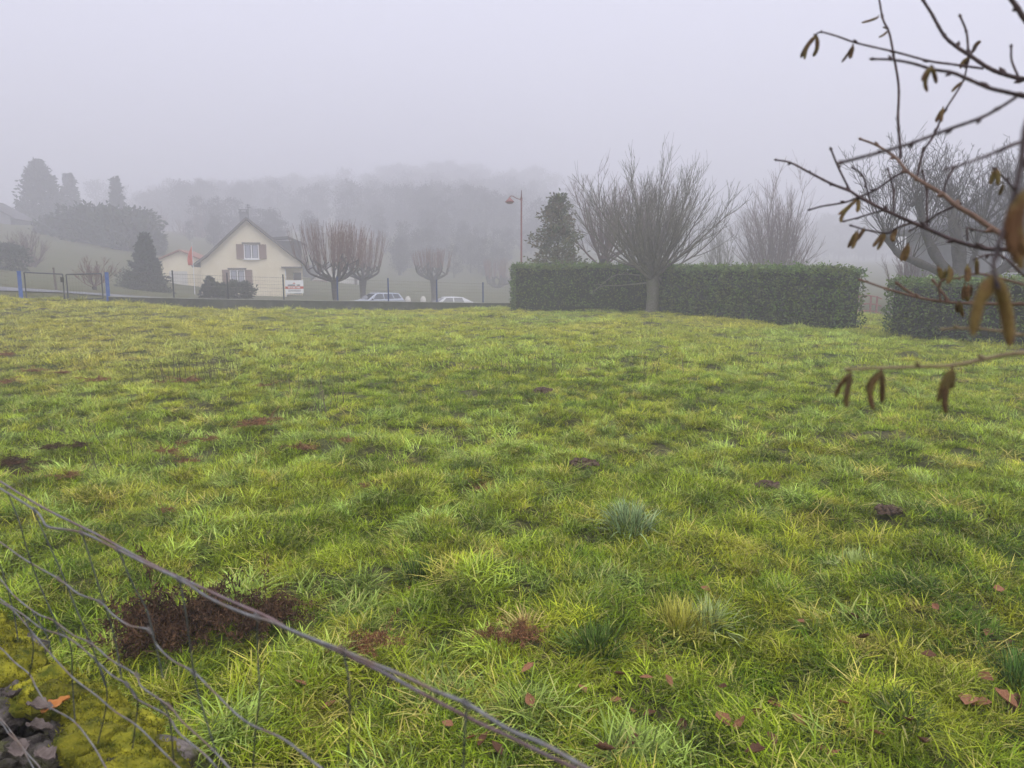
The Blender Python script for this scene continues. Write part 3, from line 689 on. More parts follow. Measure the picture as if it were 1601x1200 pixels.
# ------------------------------------------------------------------ cars
def car(px, d, roof_py, heading, paint, label, estate=True):
    x = xat(px, d); z = zy(roof_py, d)-1.47
    e = empty('parked_car', (x, d, z), heading, label, 'car', 'cars parked on the road beyond the wall')
    b = MB(); b.prism([(-2.08,.34),(1.98,.34),(2.12,.48),(2.14,.66),(2.02,.80),(1.18,.94),(-1.98,.98),(-2.14,.80),(-2.14,.46)], 'y', -.87, .87)
    body = bevel(b.build('body', M[paint], e), .07, 3)
    rr = -1.72 if estate else -1.05
    bl = [(1.22,.93),(-2.02,.96)]; tp = [(.38,1.43),(.1,1.47),(rr+.5,1.47),(rr,1.43)]
    wb, wt = .83, .60
    side_ = lambda s: [(1.22, s*wb, .93), (-2.0, s*wb, .96), (rr, s*wt, 1.43), (rr+.5, s*(wt-.02), 1.475), (.1, s*(wt-.02), 1.475), (.38, s*wt, 1.43)]
    Vv = side_(-1)+side_(1); b = MB(); b.add(Vv, [tuple(range(6)), tuple(range(6, 12))[::-1]] + [(k, 6+k, 6+(k+1) % 6, (k+1) % 6) for k in range(6)])
    bevel(b.build('cabin', M[paint], e), .03, 2)
    def pane(name, quad, lift):
        q = np.array(quad, float); nn = np.cross(q[1]-q[0], q[2]-q[0]); nn /= np.linalg.norm(nn); cc = q.mean(0)
        if np.dot(nn, cc-np.array((0, 0, 1.1))) < 0: nn = -nn
        b = MB(); V8 = np.r_[q-nn*.02, q+nn*lift]; b.add(V8, [(4,5,6,7),(0,1,5,4),(1,2,6,5),(2,3,7,6),(3,0,4,7)]); return b.build(name, M['car_glass'], e)
    wy = lambda z: wb+(wt-wb)*(z-.95)/.48
    for s in (-1, 1):
        pane('window', [(.72,s*wy(.99),.99),(-.22,s*wy(.99),.99),(-.22,s*wy(1.39),1.39),(.30,s*wy(1.39),1.39)], .008)
        pane('window', [(-.30,s*wy(.99),.99),(-1.12,s*wy(.99),.99),(-1.02 if estate else -.95,s*wy(1.39),1.39),(-.30,s*wy(1.39),1.39)], .008)
        if estate: pane('window', [(-1.2,s*wy(1.01),1.01),(-1.80,s*wy(1.03),1.03),(-1.62,s*wy(1.37),1.37),(-1.1,s*wy(1.39),1.39)], .008)
        b = MB(); b.tube([(.05,s*.54,1.475),(0,s*.54,1.53),(rr+.55,s*.54,1.53),(rr+.45,s*.54,1.475)], .016, 6)
        if estate: b.build('roof_rail', M['trim_black'], e)
        b = MB(); b.box((.86, s*.95, 1.0), (.10, .16, .12)); bevel(b.build('wing_mirror', M['trim_black'], e), .03)
        b = MB(); b.box((2.03, s*.62, .69), (.17, .36, .13)); bevel(b.build('headlight', M['chrome'], e), .03)
    k = .08
    pane('windscreen', [(1.15,-wb+k,.975),(1.15,wb-k,.975),(.43,wt-k,1.40),(.43,-wt+k,1.40)], .008)
    pane('rear_window', [(-1.97,-wb+k+.06,1.0),(-1.97,wb-k-.06,1.0),(rr-.03,wt-k,1.38),(rr-.03,-wt+k,1.38)], .008)
    for sx in (-1.32, 1.30):
        for s in (-1, 1):
            wl = empty('wheel', (sx, s*.80, .32)); wl.parent = e
            b = MB(); b.lathe([(.20,-.10),(.29,-.11),(.32,-.07),(.32,.07),(.29,.11),(.20,.10)], n=20); o = b.build('tyre', M['rubber'], wl, True); o.rotation_euler = (R(90), 0, 0)
            b = MB(); b.lathe([(.0,.08),(.06,.085),(.07,.05),(.18,.07),(.205,.105),(.205,-.105),(.0,-.10)], n=20); o = b.build('rim', M['chrome'], wl); o.rotation_euler = (R(90 if s < 0 else -90), 0, 0)
    return e
car(588, 60, 457.5, R(218), 'car_silver', 'silver estate car with roof rails parked beyond the wall below the second pollarded tree')
car(700, 58, 463.5, R(200), 'car_white', 'white hatchback parked beyond the wall beside the third pollarded tree', False)

# white marker stones of the verge between the cars
for (px, py), lb in (((637, 468), 'small white verge stone just right of the silver car'), ((661, 468.5), 'small white verge stone left of the white car')):
    d = 57; x = xat(px, d); z = zy(474, d); b = MB(); b.lathe([(.0,.55),(.12,.52),(.2,.36),(.22,.1),(.2,-.3)], n=10)
    o = b.build('verge_stone', M['plaster_white'], None, True, (x, d, z)); tag(o, lb, 'marker', 'verge stones')

# small footbridge railing seen through the gap in the hedge
D = 36.0; x0 = xat(1334, D, 0); x1 = xat(1371, D, 0)
fb = empty('footbridge', ((x0+x1)/2, D, zy(496, D)), 0, 'small dusty pink footbridge railing seen through the gap between the hedges', 'footbridge')
W2 = (x1-x0)/2; 
for yy in (0, 1.6):
    b = MB()
    for zz, bow in ((.95, .16), (.60, .12), (.24, .15)):
        xs = np.linspace(-W2*1.35, W2*1.35, 9); b.tube([(x, yy, zz + bow*(1-(x/W2/1.35)**2)-.05) for x in xs], .03, 5)
    for x in (-W2*1.2, -W2*.68, W2*.42, W2*.95): b.box((x, yy, .5), (.075, .06, 1.06))
    b.build('railing', M['pink_metal'], fb)
b = MB(); b.box((0, .8, -.12), (W2*3.2, 1.7, .25)); b.build('deck', M['dark_wood'], fb)

# ------------------------------------------------------------------ hedges
def hedge(p, q, h0, h1, thick, label, seed, dens=190, leaf=.105, wid=None, side_off=None):
    """p->q base line of the face towards the field; body extends to the left of p->q direction by 'thick'"""
    rng = np.random.default_rng(seed); p = np.array(p, float); q = np.array(q, float); L = np.linalg.norm(q-p); t = (q-p)/L; nrm = np.array((-t[1], t[0]))
    c = (p+q)/2; e = empty('clipped_hedge', (p[0], p[1], gz(*p)), 0, label, 'hedge', 'clipped hedges round the field'); off = np.array((p[0], p[1], gz(*p)))
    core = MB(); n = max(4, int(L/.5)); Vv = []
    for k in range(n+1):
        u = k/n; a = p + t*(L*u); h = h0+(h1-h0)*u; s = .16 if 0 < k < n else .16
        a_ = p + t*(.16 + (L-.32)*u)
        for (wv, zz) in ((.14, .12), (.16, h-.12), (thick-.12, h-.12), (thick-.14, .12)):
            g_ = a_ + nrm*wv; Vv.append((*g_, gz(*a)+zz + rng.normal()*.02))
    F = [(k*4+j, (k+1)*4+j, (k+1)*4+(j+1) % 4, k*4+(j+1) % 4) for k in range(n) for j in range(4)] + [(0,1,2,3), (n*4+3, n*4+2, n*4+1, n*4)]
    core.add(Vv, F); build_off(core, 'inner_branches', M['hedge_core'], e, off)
    b = MB(); pts = []; outs = []; lo_ = []
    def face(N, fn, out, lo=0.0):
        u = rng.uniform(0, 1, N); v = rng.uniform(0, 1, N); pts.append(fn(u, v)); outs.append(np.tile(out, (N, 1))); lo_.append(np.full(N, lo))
    g0, g1 = gz(*p), gz(*q)
    hh = lambda u: h0+(h1-h0)*u
    def lumps(u, v): return .075*noise2(u*L, v*2.2, 1.1, seed) + .06*noise2(u*L, v*2.2, .4, seed+1)
    def front(u, v, side=0.0, sgn=1):
        dv = np.abs(rng.normal(size=len(u)))*.07 + lumps(u, v)*1.0
        base = np.where(v < .10, .12*(1-v/.10)+.04, 0)
        w_ = dv + base + .05*(v > .96)
        w_ = w_ if sgn > 0 else thick - w_
        z = g0+(g1-g0)*u + .02 + v*1.02*hh(u) + .03*rng.normal(size=len(u))
        g = p[None]+t[None]*(u*L)[:, None]+nrm[None]*w_[:, None]
        return np.c_[g, z]
    face(int(L*h0*dens), lambda u, v: front(u, v), np.array((*(-nrm), .25))*1.1)
    face(int(L*h0*dens*.4), lambda u, v: front(u, v, 0, -1), np.array((*nrm, .2))*1.1)
    def top(u, v):
        z = g0+(g1-g0)*u + hh(u) - np.abs(rng.normal(size=len(u)))*.06 + .06*noise2(u*L, v*thick, .9, seed+3) + .04*noise2(u*L, v*thick, 3., seed+4) + (rng.random(len(u)) < .06)*rng.uniform(0, .22, len(u))
        g = p[None]+t[None]*(u*L)[:, None]+nrm[None]*(v*thick)[:, None]; return np.c_[g, z]
    face(int(L*thick*dens*1.2), top, np.array((0, 0, -.1)), .55)  # lighter leaf colours stand in for sky light on the hedge top
    def edge(u, v):          # young shoots standing up along the front edge, sky light painted into their brightness
        z = g0+(g1-g0)*u + hh(u) - .10 + np.abs(rng.normal(size=len(u)))*.09 + .03*noise2(u*L, v, .6, seed+5)
        return np.c_[p[None]+t[None]*(u*L)[:, None]+nrm[None]*(.03+v*.35)[:, None], z]
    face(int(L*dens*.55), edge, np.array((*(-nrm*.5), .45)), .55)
    for uu, sg in ((0, -1), (1, 1)):
        def end(u, v, uu=uu, sg=sg):
            g = p[None]+t[None]*((uu*L) - sg*np.abs(rng.normal(size=len(u)))*.08 - sg*lumps(u, v) )[:, None]+nrm[None]*(u*thick)[:, None]
            return np.c_[g, (g0 if uu == 0 else g1) + .03 + v*hh(uu)]
        face(int(thick*h0*dens*1.1), end, np.array((*(t*sg), .2)))
    pts = np.concatenate(pts); outs = np.concatenate(outs)
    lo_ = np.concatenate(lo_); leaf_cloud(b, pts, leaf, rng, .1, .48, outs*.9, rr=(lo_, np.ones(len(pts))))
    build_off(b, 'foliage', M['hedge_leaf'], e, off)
    st = MB()
    for k in range(int(L/.45)):
        a = p + t*(.2+k*.45) + nrm*(thick*rng.uniform(.25, .6)); st.tube([(*a, gz(*a)-.1), (*(a+rng.normal(size=2)*.06), gz(*a)+.4)], .025, 5)
    build_off(st, 'stems', M['bark_dark'], e, off)
    return e
hA, hB = (xat(801, 34.6, 0), 34.6), (xat(1022, 34.2, 0), 34.2)
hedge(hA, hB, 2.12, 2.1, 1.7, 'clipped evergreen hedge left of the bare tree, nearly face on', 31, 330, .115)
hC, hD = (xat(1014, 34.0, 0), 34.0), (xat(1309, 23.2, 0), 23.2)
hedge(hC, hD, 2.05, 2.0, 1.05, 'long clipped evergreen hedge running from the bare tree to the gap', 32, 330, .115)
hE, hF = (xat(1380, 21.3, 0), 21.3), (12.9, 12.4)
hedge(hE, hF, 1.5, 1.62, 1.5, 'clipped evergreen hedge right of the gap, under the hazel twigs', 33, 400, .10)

# ------------------------------------------------------------------ trees
vase_tree(1021, 33.0, 490, 432, 236, 132, 'big bare many branched tree with peeling trunk in front of the hedge bend', 7, 32, ('bark_grey', 'twig_grey'), 10, (4, 13), z0=gz(xat(1021, 33.0), 33.0), fan=1.30, rmin=.0076)
e = bpy.data.objects['bare_tree']
lo = MB(); d = 32.6
for pts, r in (([(1010,442),(970,446),(942,447),(921,459)], .035), ([(1000,430),(965,429),(940,445),(924,462)], .03), ([(965,447),(955,438),(948,436)], .014), ([(942,447),(930,440)], .012), ([(940,445),(925,444)], .012), ([(985,430),(978,425),(972,427)],.014)):
    lo.tube(smooth_path([P(a, c, d+.25*np.sin(a)) - np.array(e.location) for a, c in pts], 10), np.linspace(r, r*.35, 10), 5)
lo.build('low_branch', M['bark_lichen'], e)

vase_tree(944, 45.0, 470, 408, 258, 72, 'hazy purplish bare tree behind the left hedge, beside the evergreen', 12, 20, ('bark_dark', 'twig_purple'), 9, (5, 11), name='bare_tree', rmin=.008, fan=1.25)
vase_tree(1010, 47.0, 470, 405, 262, 85, 'hazy reddish bare tree straight behind the big bare tree', 13, 20, ('bark_dark', 'twig_purple'), 8, (5, 11), name='bare_tree', rmin=.008, fan=1.25)
vase_tree(1212, 54.0, 470, 425, 268, 104, 'hazy bare multi stemmed tree behind the long hedge', 14, 30, ('bark_dark', 'twig_purple'), 3.0, (5, 11), name='bare_tree', multi=True, rmin=.010)
vase_tree(1128, 56.0, 470, 425, 350, 60, 'low faint bare bush behind the long hedge, right of the big bare tree', 15, 14, ('bark_dark', 'twig_grey'), 3, (6, 7), name='bare_bush', multi=True, rmin=.010)
conifer(872, 40.0, 480, 306, 54, 'broad leaved evergreen tree with brownish green leaves behind the left hedge', 16, 'loose', 4600, 'magnolia', .24, 'evergreen_tree')
pollard(523, 50.0, 476, 438, 337, 56, 'nearest pollarded tree with dense upright red shoots, right of the cream house', 21, 330)
pollard(567, 62.0, 470, 436, 352, 40, 'second pollarded tree standing beside the silver car', 22, 210)
pollard(678, 78.0, 468, 436, 385, 36, 'third pollarded tree, beside the white car', 23, 190)
pollard(778, 104.0, 470, 448, 400, 30, 'faintest pollarded tree in the fog just left of the hedge', 24, 130)

# big pollarded tree with thick limbs behind the right hedge
def limb_tree(base_px, d, limbs, label, seed, knobs, top_py, ntw=26):
    rng = np.random.default_rng(seed); x = xat(base_px, d); z0 = gz(x, d)-.1
    e = empty('limbed_tree', (x, d, z0), 0, label, 'tree', 'thick limbed trees at right'); off = np.array((x, d, z0))
    t = MB(); b0 = P(base_px, 436, d)
    t.tube([(0,0,0), (0,0,.8), tuple(b0-off)], [.42,.34,.33], 12); t.build('trunk', M['bark_dark'], e, True)
    lm = MB(); tw = MB(); ends = []
    for pts, r in limbs:
        q = [P(a, c, d + rng.uniform(-.3, .3) + dz) - off for (a, c, dz) in pts]
        sp_ = smooth_path(q, 14); lm.tube(sp_, np.linspace(r, r*.62, 14) + .02*np.sin(np.arange(14)*1.7), 9, rng.uniform(0, 1))
        ends.append((sp_[-1], r*.62, 1.0))
        for f in (6, 8, 10, 11, 12): ends.append((sp_[f], r*.3, .6))
    for q, r, wgt in ends:
        if wgt == 1:
            for _ in range(5):
                k = q + rng.normal(size=3)*r*.7; lm.tube([q, k, k+(k-q)*.6+np.array((0,0,.12))], [r*.8, r*.6, r*.25], 6, rng.uniform(0, 1))
        for _ in range(int(ntw*wgt)):
            a = rng.uniform(0, 6.283); tl = rng.uniform(.1, .9)
            dd = np.array((math.cos(a)*tl, math.sin(a)*tl, rng.uniform(.35, 1.0)))
            L = min((zy(top_py, d)-z0-q[2])*rng.uniform(.6, 1.0), 3.8)*(1-.35*tl)*wgt**.3
            grow(tw, q+rng.normal(size=3)*r*.5, dd, max(L, .8), .019, 2, rng, 6, .22, .30, (4, 5), (22, 45), .42, .006, 4, .25)
    lm.build('limbs', M['bark_dark'], e, True); tw.build('twigs', M['bark_dark'], e)
limb_tree(1498, 27.0, [([(1500,436,0),(1499,395,.1),(1492,352,.2),(1488,322,.3)], .27), ([(1490,434,-.2),(1462,398,-.4),(1446,358,-.6),(1436,314,-.7)], .20), ([(1478,428,-.3),(1440,412,-.8),(1405,396,-1.2),(1384,368,-1.4)], .16),
    ([(1510,430,.4),(1523,400,.7),(1530,365,.9),(1538,345,1)], .12), ([(1515,436,.2),(1548,432,-.4),(1578,412,-.8),(1606,392,-1)], .19)], 'bare tree with thick dark pollarded limbs behind the right hedge', 41, 5, 186, 10)
limb_tree(1606, 31.0, [([(1606,430,0),(1600,380,0),(1590,330,.2),(1586,300,.2)], .2), ([(1610,420,0),(1630,380,.4),(1640,330,.5)], .2)], 'bare tree at the right edge, half outside the picture, before the grey house', 42, 2, 182, 9)
vase_tree(1420, 40.0, 470, 440, 378, 48, 'low reddish bare bush behind the right hedge, below the limbed tree', 43, 22, ('bark_dark', 'twig_purple'), 4, (6, 7), name='bare_bush', multi=True)

# left slope
conifer(74, 132, 400, 253, 33, 'tall egg shaped conifer on the misty slope at far left', 51, 'egg', 3600, 'conifer', .75)
conifer(120, 142, 400, 272, 17, 'slim pale conifer just right of the tall egg shaped one', 52, 'egg', 1800, 'conifer', .75)
conifer(191, 128, 400, 278, 24, 'pointed conifer rising above the broad dark evergreen mass', 53, 'cone', 2200, 'conifer', .7)
for k, (px, top, half, d) in enumerate(((152, 333, 52, 100), (203, 338, 50, 98), (108, 346, 38, 104), (70, 368, 34, 108), (236, 368, 20, 98))):
    conifer(px, d, 408, top, half, ['broad dark evergreen in the middle of the dark mass on the slope', 'rounded dark evergreen at the right of the dark mass on the slope', 'dim evergreen at the left of the dark mass, under the slim conifer', 'low dim evergreen under the egg shaped conifer', 'small low evergreen at the right foot of the dark mass'][k], 60+k, 'ball', 5000, 'evergreen', .75, 'evergreen_tree')
conifer(229, 58, 466, 366, 36, 'dark pointed conifer beside the road, right of the gate', 71, 'cone', 5200, 'conifer', .32)
conifer(207, 60, 464, 425, 30, 'low dark shrub at the left foot of the roadside conifer', 76, 'ball', 1500, 'evergreen', .22, 'evergreen_bush')
conifer(327, 50, 470, 433, 20, 'small cone shaped bush in front of the outbuilding', 72, 'cone', 2600, 'conifer', .20, 'evergreen_bush')
conifer(346, 51, 470, 446, 16, 'low rounded bush right of the cone shaped one', 73, 'ball', 1400, 'evergreen', .20, 'evergreen_bush')
conifer(373, 51, 472, 444, 24, 'wider rounded bush below the ground floor window', 74, 'ball', 2200, 'evergreen', .20, 'evergreen_bush')
conifer(18, 60, 440, 384, 26, 'dim dark bush at the left edge behind the side fence', 75, 'ball', 1800, 'evergreen', .3, 'evergreen_bush')
vase_tree(45, 66, 450, 425, 352, 42, 'rosy bare tree with spread limbs behind the gate at far left', 81, 18, ('bark_dark', 'twig_purple'), 7, (6, 8), rmin=.011)
vase_tree(146, 48, 456, 448, 402, 36, 'small rust red bare tree leaning behind the right gate leaf', 82, 14, ('bark_dark', 'twig_red'), 3.5, (6, 7), rmin=.010, fan=1.3)
vase_tree(318, 150, 440, 420, 318, 62, 'faint grey bare tree in fog behind the outbuilding roof', 83, 16, ('bark_dark', 'twig_purple'), 7, (6, 8), rmin=.03)
vase_tree(262, 170, 440, 420, 330, 30, 'faint bare tree left of the outbuilding, almost lost in fog', 84, 12, ('bark_dark', 'twig_purple'), 5, (6, 8), rmin=.03)
conifer(790, 165, 460, 352, 22, 'ghostly dark conifer deep in the fog behind the street lamp', 85, 'cone', 1800, 'conifer', .6)
for px, lb in ((86, 'leaning grey garden post behind the gate'),):
    d = 40; x = xat(px, d); b = MB(); b.tube([(0,0,-.2),(-.03,0,.5),(-.05,0,zy(418, d)-gz(x, d))], [.06,.055,.05], 7)
    tag(b.build('garden_post', M['dark_wood'], None, loc=(x, d, gz(x, d))), lb, 'post')

# far wooded hillside: one mass in the fog
rng = np.random.default_rng(91); b = MB()
NT = 15000; xs = rng.uniform(-190, 190, NT); ys = rng.uniform(118, 385, NT); rr_ = xs/ys
core = np.exp(-(np.abs(rr_+.075)/.125)**2.6)                      # the dense wood behind the pollards
lefty = .55*np.exp(-((rr_+.34)/.12)**2); righty = .42*np.exp(-((rr_-.38)/.25)**4)
keep = rng.random(NT) < np.clip(core*np.where(ys > 285, .3, 1)*np.where(ys < 172, .8, 1) + .7*np.exp(-((rr_+.345)/.085)**4)*(ys < 155)*(ys > 122) + lefty*(ys > 250)*.5 + .75*np.exp(-((rr_+.385)/.075)**2)*(ys < 275)*(ys > 200) + righty*(ys > 250)*.4, 0, 1)*.42
xs, ys = xs[keep], ys[keep]
woods = bpy.data.collections.new('wood_crowns')
for k in range(6):
    H = 9.5; n = 1500; nb = 70; ub = rng.uniform(.1, 1, nb); ab = rng.uniform(0, 6.283, nb); lb = H*.34*np.sqrt(np.clip(1-(1.9*ub-.95)**2, 0, 1))*rng.uniform(.6, 1.1, nb)
    j = rng.integers(0, nb, n); t_ = np.sqrt(rng.uniform(.02, 1, n)); b = MB()
    pts = np.c_[lb[j]*t_*np.cos(ab[j]), lb[j]*t_*np.sin(ab[j]), H*ub[j]*.95 + lb[j]*t_*.4] + rng.normal(size=(n, 3))*.3
    leaf_cloud(b, pts, .42, rng, .9, .4); b.tube([(0,0,-.5),(0,0,H*.5),(.1,0,H*.9)], [.22,.14,.04], 5)
    o = b.build('wood_crown_%d' % k, M['farwood']); COL.objects.unlink(o); woods.objects.link(o)
def scatter_object(name, pos, idx, scl, rot, tint, coll):
    n = len(pos); me = bpy.data.meshes.new(name); me.from_pydata(pos.tolist(), [], [])
    def attr(nm, ty, data, key):
        a = me.attributes.new(nm, ty, 'POINT'); a.data.foreach_set(key, np.ascontiguousarray(data).ravel())
    attr('idx', 'INT', idx.astype(np.int32), 'value'); attr('scl', 'FLOAT', scl.astype(np.float32), 'value'); attr('rot', 'FLOAT_VECTOR', rot.astype(np.float32), 'vector')
    if tint is not None: attr('tint', 'FLOAT_COLOR', np.c_[tint, np.ones(n)].astype(np.float32), 'color')
    o = bpy.data.objects.new(name, me); COL.objects.link(o); tag(o, kind='stuff')
    ng = bpy.data.node_groups.new(name+'_scatter', 'GeometryNodeTree')
    ng.interface.new_socket(name='Geometry', in_out='INPUT', socket_type='NodeSocketGeometry'); ng.interface.new_socket(name='Geometry', in_out='OUTPUT', socket_type='NodeSocketGeometry')
    N = ng.nodes; L = ng.links; gi = N.new('NodeGroupInput'); go_ = N.new('NodeGroupOutput'); ci = N.new('GeometryNodeCollectionInfo')
    ci.inputs['Collection'].default_value = coll; ci.inputs['Separate Children'].default_value = True; ci.inputs['Reset Children'].default_value = True
    ip = N.new('GeometryNodeInstanceOnPoints'); ip.inputs['Pick Instance'].default_value = True
    def named(nm, ty):
        a = N.new('GeometryNodeInputNamedAttribute'); a.data_type = ty; a.inputs['Name'].default_value = nm
        return next(s for s in a.outputs if s.enabled and s.name == 'Attribute')
    er = N.new('FunctionNodeEulerToRotation'); L.new(named('rot', 'FLOAT_VECTOR'), er.inputs[0])
    L.new(gi.outputs[0], ip.inputs['Points']); L.new(ci.outputs[0], ip.inputs['Instance']); L.new(named('idx', 'INT'), ip.inputs['Instance Index']); L.new(er.outputs[0], ip.inputs['Rotation']); L.new(named('scl', 'FLOAT'), ip.inputs['Scale'])
    L.new(ip.outputs[0], go_.inputs[0]); md = o.modifiers.new('scatter', 'NODES'); md.node_group = ng
    return o
n = len(xs); scatter_object('far_wood', np.c_[xs, ys, ground(xs, ys)], rng.integers(0, 6, n), rng.uniform(.5, 1.3, n)*(1+.45*sstep(140, 320, ys))*(.55+.45*sstep(125, 200, ys)), np.c_[np.zeros(n), np.zeros(n), rng.uniform(0, 6.28, n)], None, woods)
print('far wood', n)

# ------------------------------------------------------------------ near wire fence (woven wire, seen from above)
DROP = .35
w1 = np.array((0, 0, CAM_Z)) + ray(0, 763)*(DROP/-ray(0, 763)[2]); w2_ = np.array((0, 0, CAM_Z)) + ray(907, 1197)*(DROP/-ray(907, 1197)[2])
FD = (w2_-w1)[:2]; FD /= np.linalg.norm(FD); FN = np.array((-FD[1], FD[0], 0)); FC = float(FN[:2] @ w1[:2])
if FC < 0: FN, FC = -FN, -FC
def on_fence(px, py, lift=0.0):
    d = ray(px, py); return np.array((0, 0, CAM_Z)) + d*((FC+lift)/(FN @ d))
nfe = empty('woven_wire_fence', (w1[0], w1[1], 0), 0, 'sagging woven wire fence in the left foreground with a rusty top strand', 'fence'); off = np.array((w1[0], w1[1], 0.))
W_top = [(-40,740),(0,763),(54,797),(67,813),(77,824),(127,832),(184,859),(230,882),(280,905),(330,936),(383,959),(425,972),(460,987),(500,1003),(535,1016),(583,1037),(633,1057),(681,1080),(734,1102),(793,1139),(850,1163),(907,1195),(990,1240)]
W_rust = [(-40,728),(0,752),(65,792),(153,836),(230,878),(345,932),(422,966),(456,986),(535,1021),(597,1050),(653,1080),(737,1124),(793,1150),(850,1178),(907,1205),(990,1250)]
lines = [
 [(-40,822),(0,847),(38,874),(92,905),(123,928),(157,941),(176,960),(203,978),(234,985),(245,1008),(268,1031),(303,1051),(334,1081),(383,1127),(441,1154),(487,1189),(530,1222)],
 [(-40,868),(0,905),(23,932),(58,959),(84,970),(115,993),(142,1005),(173,1031),(211,1054),(222,1074),(265,1104),(284,1127),(318,1158),(345,1185),(372,1218)],
 [(-40,905),(0,936),(38,962),(65,982),(107,997),(146,1028),(173,1054),(199,1070),(215,1093),(261,1118),(280,1146),(326,1185),(348,1215)],
 [(-40,918),(0,941),(22,955),(58,997),(81,1024),(115,1060),(153,1089),(180,1112),(215,1135),(253,1173),(292,1212)],
 [(-40,985),(0,1012),(23,1035),(46,1054),(58,1077),(77,1104),(115,1127),(146,1166),(168,1205)],
 [(-40,1090),(0,1123),(19,1146),(42,1177),(61,1198),(70,1215)],
 [(-40,1095),(0,1128),(14,1147),(30,1163),(52,1200),(60,1215)]]
rng = np.random.default_rng(101)
def fence_wire(name, pts, r, m, lift=0.0, n=6, jit=.0):
    q = [on_fence(a, c, lift + rng.normal()*jit) for a, c in pts]; b = MB(); s_ = smooth_path(q, len(q)*5); b.tube(s_, r, n, rng.uniform(0, 1)); return build_off(b, name, M[m], nfe, off, True)
top = fence_wire('line_wire', W_top, .0017, 'galv')
fence_wire('tension_wire', W_rust, .0016, 'rust_wire', .004)
for k, l in enumerate(lines): fence_wire('line_wire', l, .0013, 'galv', .0, 6, .004)
stays = [[(12,770),(29,813),(42,857),(58,905),(86,970),(96,1005)], [(52,797),(73,843),(100,903),(119,951),(142,1005),(165,1073)], [(128,832),(146,889),(163,943),(180,1000),(190,1060)], [(186,860),(207,912),(228,950),(238,985),(255,1060)],
 [(281,906),(290,955),(303,1050),(314,1097),(337,1173)], [(402,964),(403,1024),(406,1085),(400,1140),(395,1210)], [(536,1016),(545,1060),(547,1110),(546,1161),(543,1210)], [(730,1101),(727,1140),(725,1189),(724,1215)],
 [(84,970),(109,1005),(113,1060),(117,1125)], [(146,1028),(161,1054),(167,1097),(153,1162)], [(199,1070),(215,1093),(212,1130),(207,1170)], [(250,1095),(265,1123),(272,1195)], [(50,955),(73,993),(81,1024)], [(38,962),(52,1008),(46,1056)], [(0,880),(10,915),(22,960),(28,1000)]]
for s_ in stays: fence_wire('stay_wire', s_, .0010, 'stay', .0, 5, .003)
kn = MB()
for l, s_ in ((W_top, (127,832)), (W_top, (184,859)), (W_top, (280,905)), (W_top, (402,965)), (W_top, (536,1016)), (W_top, (730,1101)), (W_top, (54,797)), (lines[0], (157,941)), (lines[0], (234,985)), (lines[0], (303,1051)), (lines[1], (142,1005)), (lines[1], (215,1056)), (lines[2], (199,1070)), (lines[1],(265,1104)), (lines[4],(77,1104)), (lines[0],(92,905))):
    c = on_fence(*s_); d = np.array((*FD, -.15))
    for k in range(3): kn.tube([c + d*(k-1)*.0032 + np.array((0,0,-.0034)), c + d*(k-1)*.0032 + FN*.0032, c+d*(k-1)*.0032+np.array((0,0,.0034)), c+d*(k-1)*.0032-FN*.0032, c + d*(k-1)*.0032 + np.array((0,0,-.0034))], .0012, 5)
kn_o = build_off(kn, 'wire_knots', M['galv'], nfe, off)
for s_ in (-1.6, 2.1):   # posts outside the picture
    c = w1[:2] + FD*s_; b = MB(); b.tube([(*c, -.2), (*c, 1.5)], [.045, .04], 9); build_off(b, 'fence_post', M['dark_wood'], nfe, off, True)

# ------------------------------------------------------------------ mossy low stone wall under the wire
def wall_xy(s, wv): return FD*s + FN[:2]*wv + w1[:2] - FN[:2]*FC + np.zeros(2)
WTOP = .55
swe = empty('stone_wall', (*wall_xy(-.8, .6), 0), 0, 'low dry stone wall covered in yellow green moss in the bottom left corner', 'wall'); off = np.array((*wall_xy(-.8, .6), 0.))
rng = np.random.default_rng(111)
import mathutils
from mathutils import noise as mnoise
def ico(sub):
    import bmesh
    bm = bmesh.new(); bmesh.ops.create_icosphere(bm, subdivisions=sub, radius=1); V = np.array([v.co for v in bm.verts]); F = [[v.index for v in f.verts] for f in bm.faces]; bm.free(); return V, F
ICO4 = ico(4); ICO3 = ico(3)
def rock(b, c, r, seed, flat=.65, rnd=.5, I=ICO3, rough=.35):
    V, F = I; q = np.random.default_rng(seed); o = q.uniform(-50, 50, 3)
    pl = q.normal(size=(7, 3)); pl /= np.linalg.norm(pl, axis=1)[:, None]; hgt = q.uniform(.55, .9, 7)
    V2 = V.copy()
    for n_, h_ in zip(pl, hgt):
        dd = V2 @ n_; ex = np.maximum(dd-h_, 0); V2 = V2 - ex[:, None]*n_[None]
    dsp = np.array([mnoise.fractal(tuple(v*1.6+o), .8, 2.1, 4) for v in V2])*rough*.35
    V2 = V2*(1+dsp)[:, None]*np.array((r*q.uniform(.9, 1.5), r*q.uniform(.8, 1.1), r*flat)); a = q.uniform(0, 3.14); ca, sa = math.cos(a), math.sin(a)
    tl = q.normal()*.25; ct, st = math.cos(tl), math.sin(tl)
    V2 = np.c_[V2[:,0], V2[:,1]*ct-V2[:,2]*st, V2[:,1]*st+V2[:,2]*ct]
    V2 = np.c_[V2[:,0]*ca-V2[:,1]*sa, V2[:,0]*sa+V2[:,1]*ca, V2[:,2]] + np.array(c)
    b.add(V2, F, rnd)
    return V2
def top_z(wv, s):
    return WTOP - .16*sstep(.70, .88, wv) - .03 + .05*math.sin(s*7)*.5
ns = 0
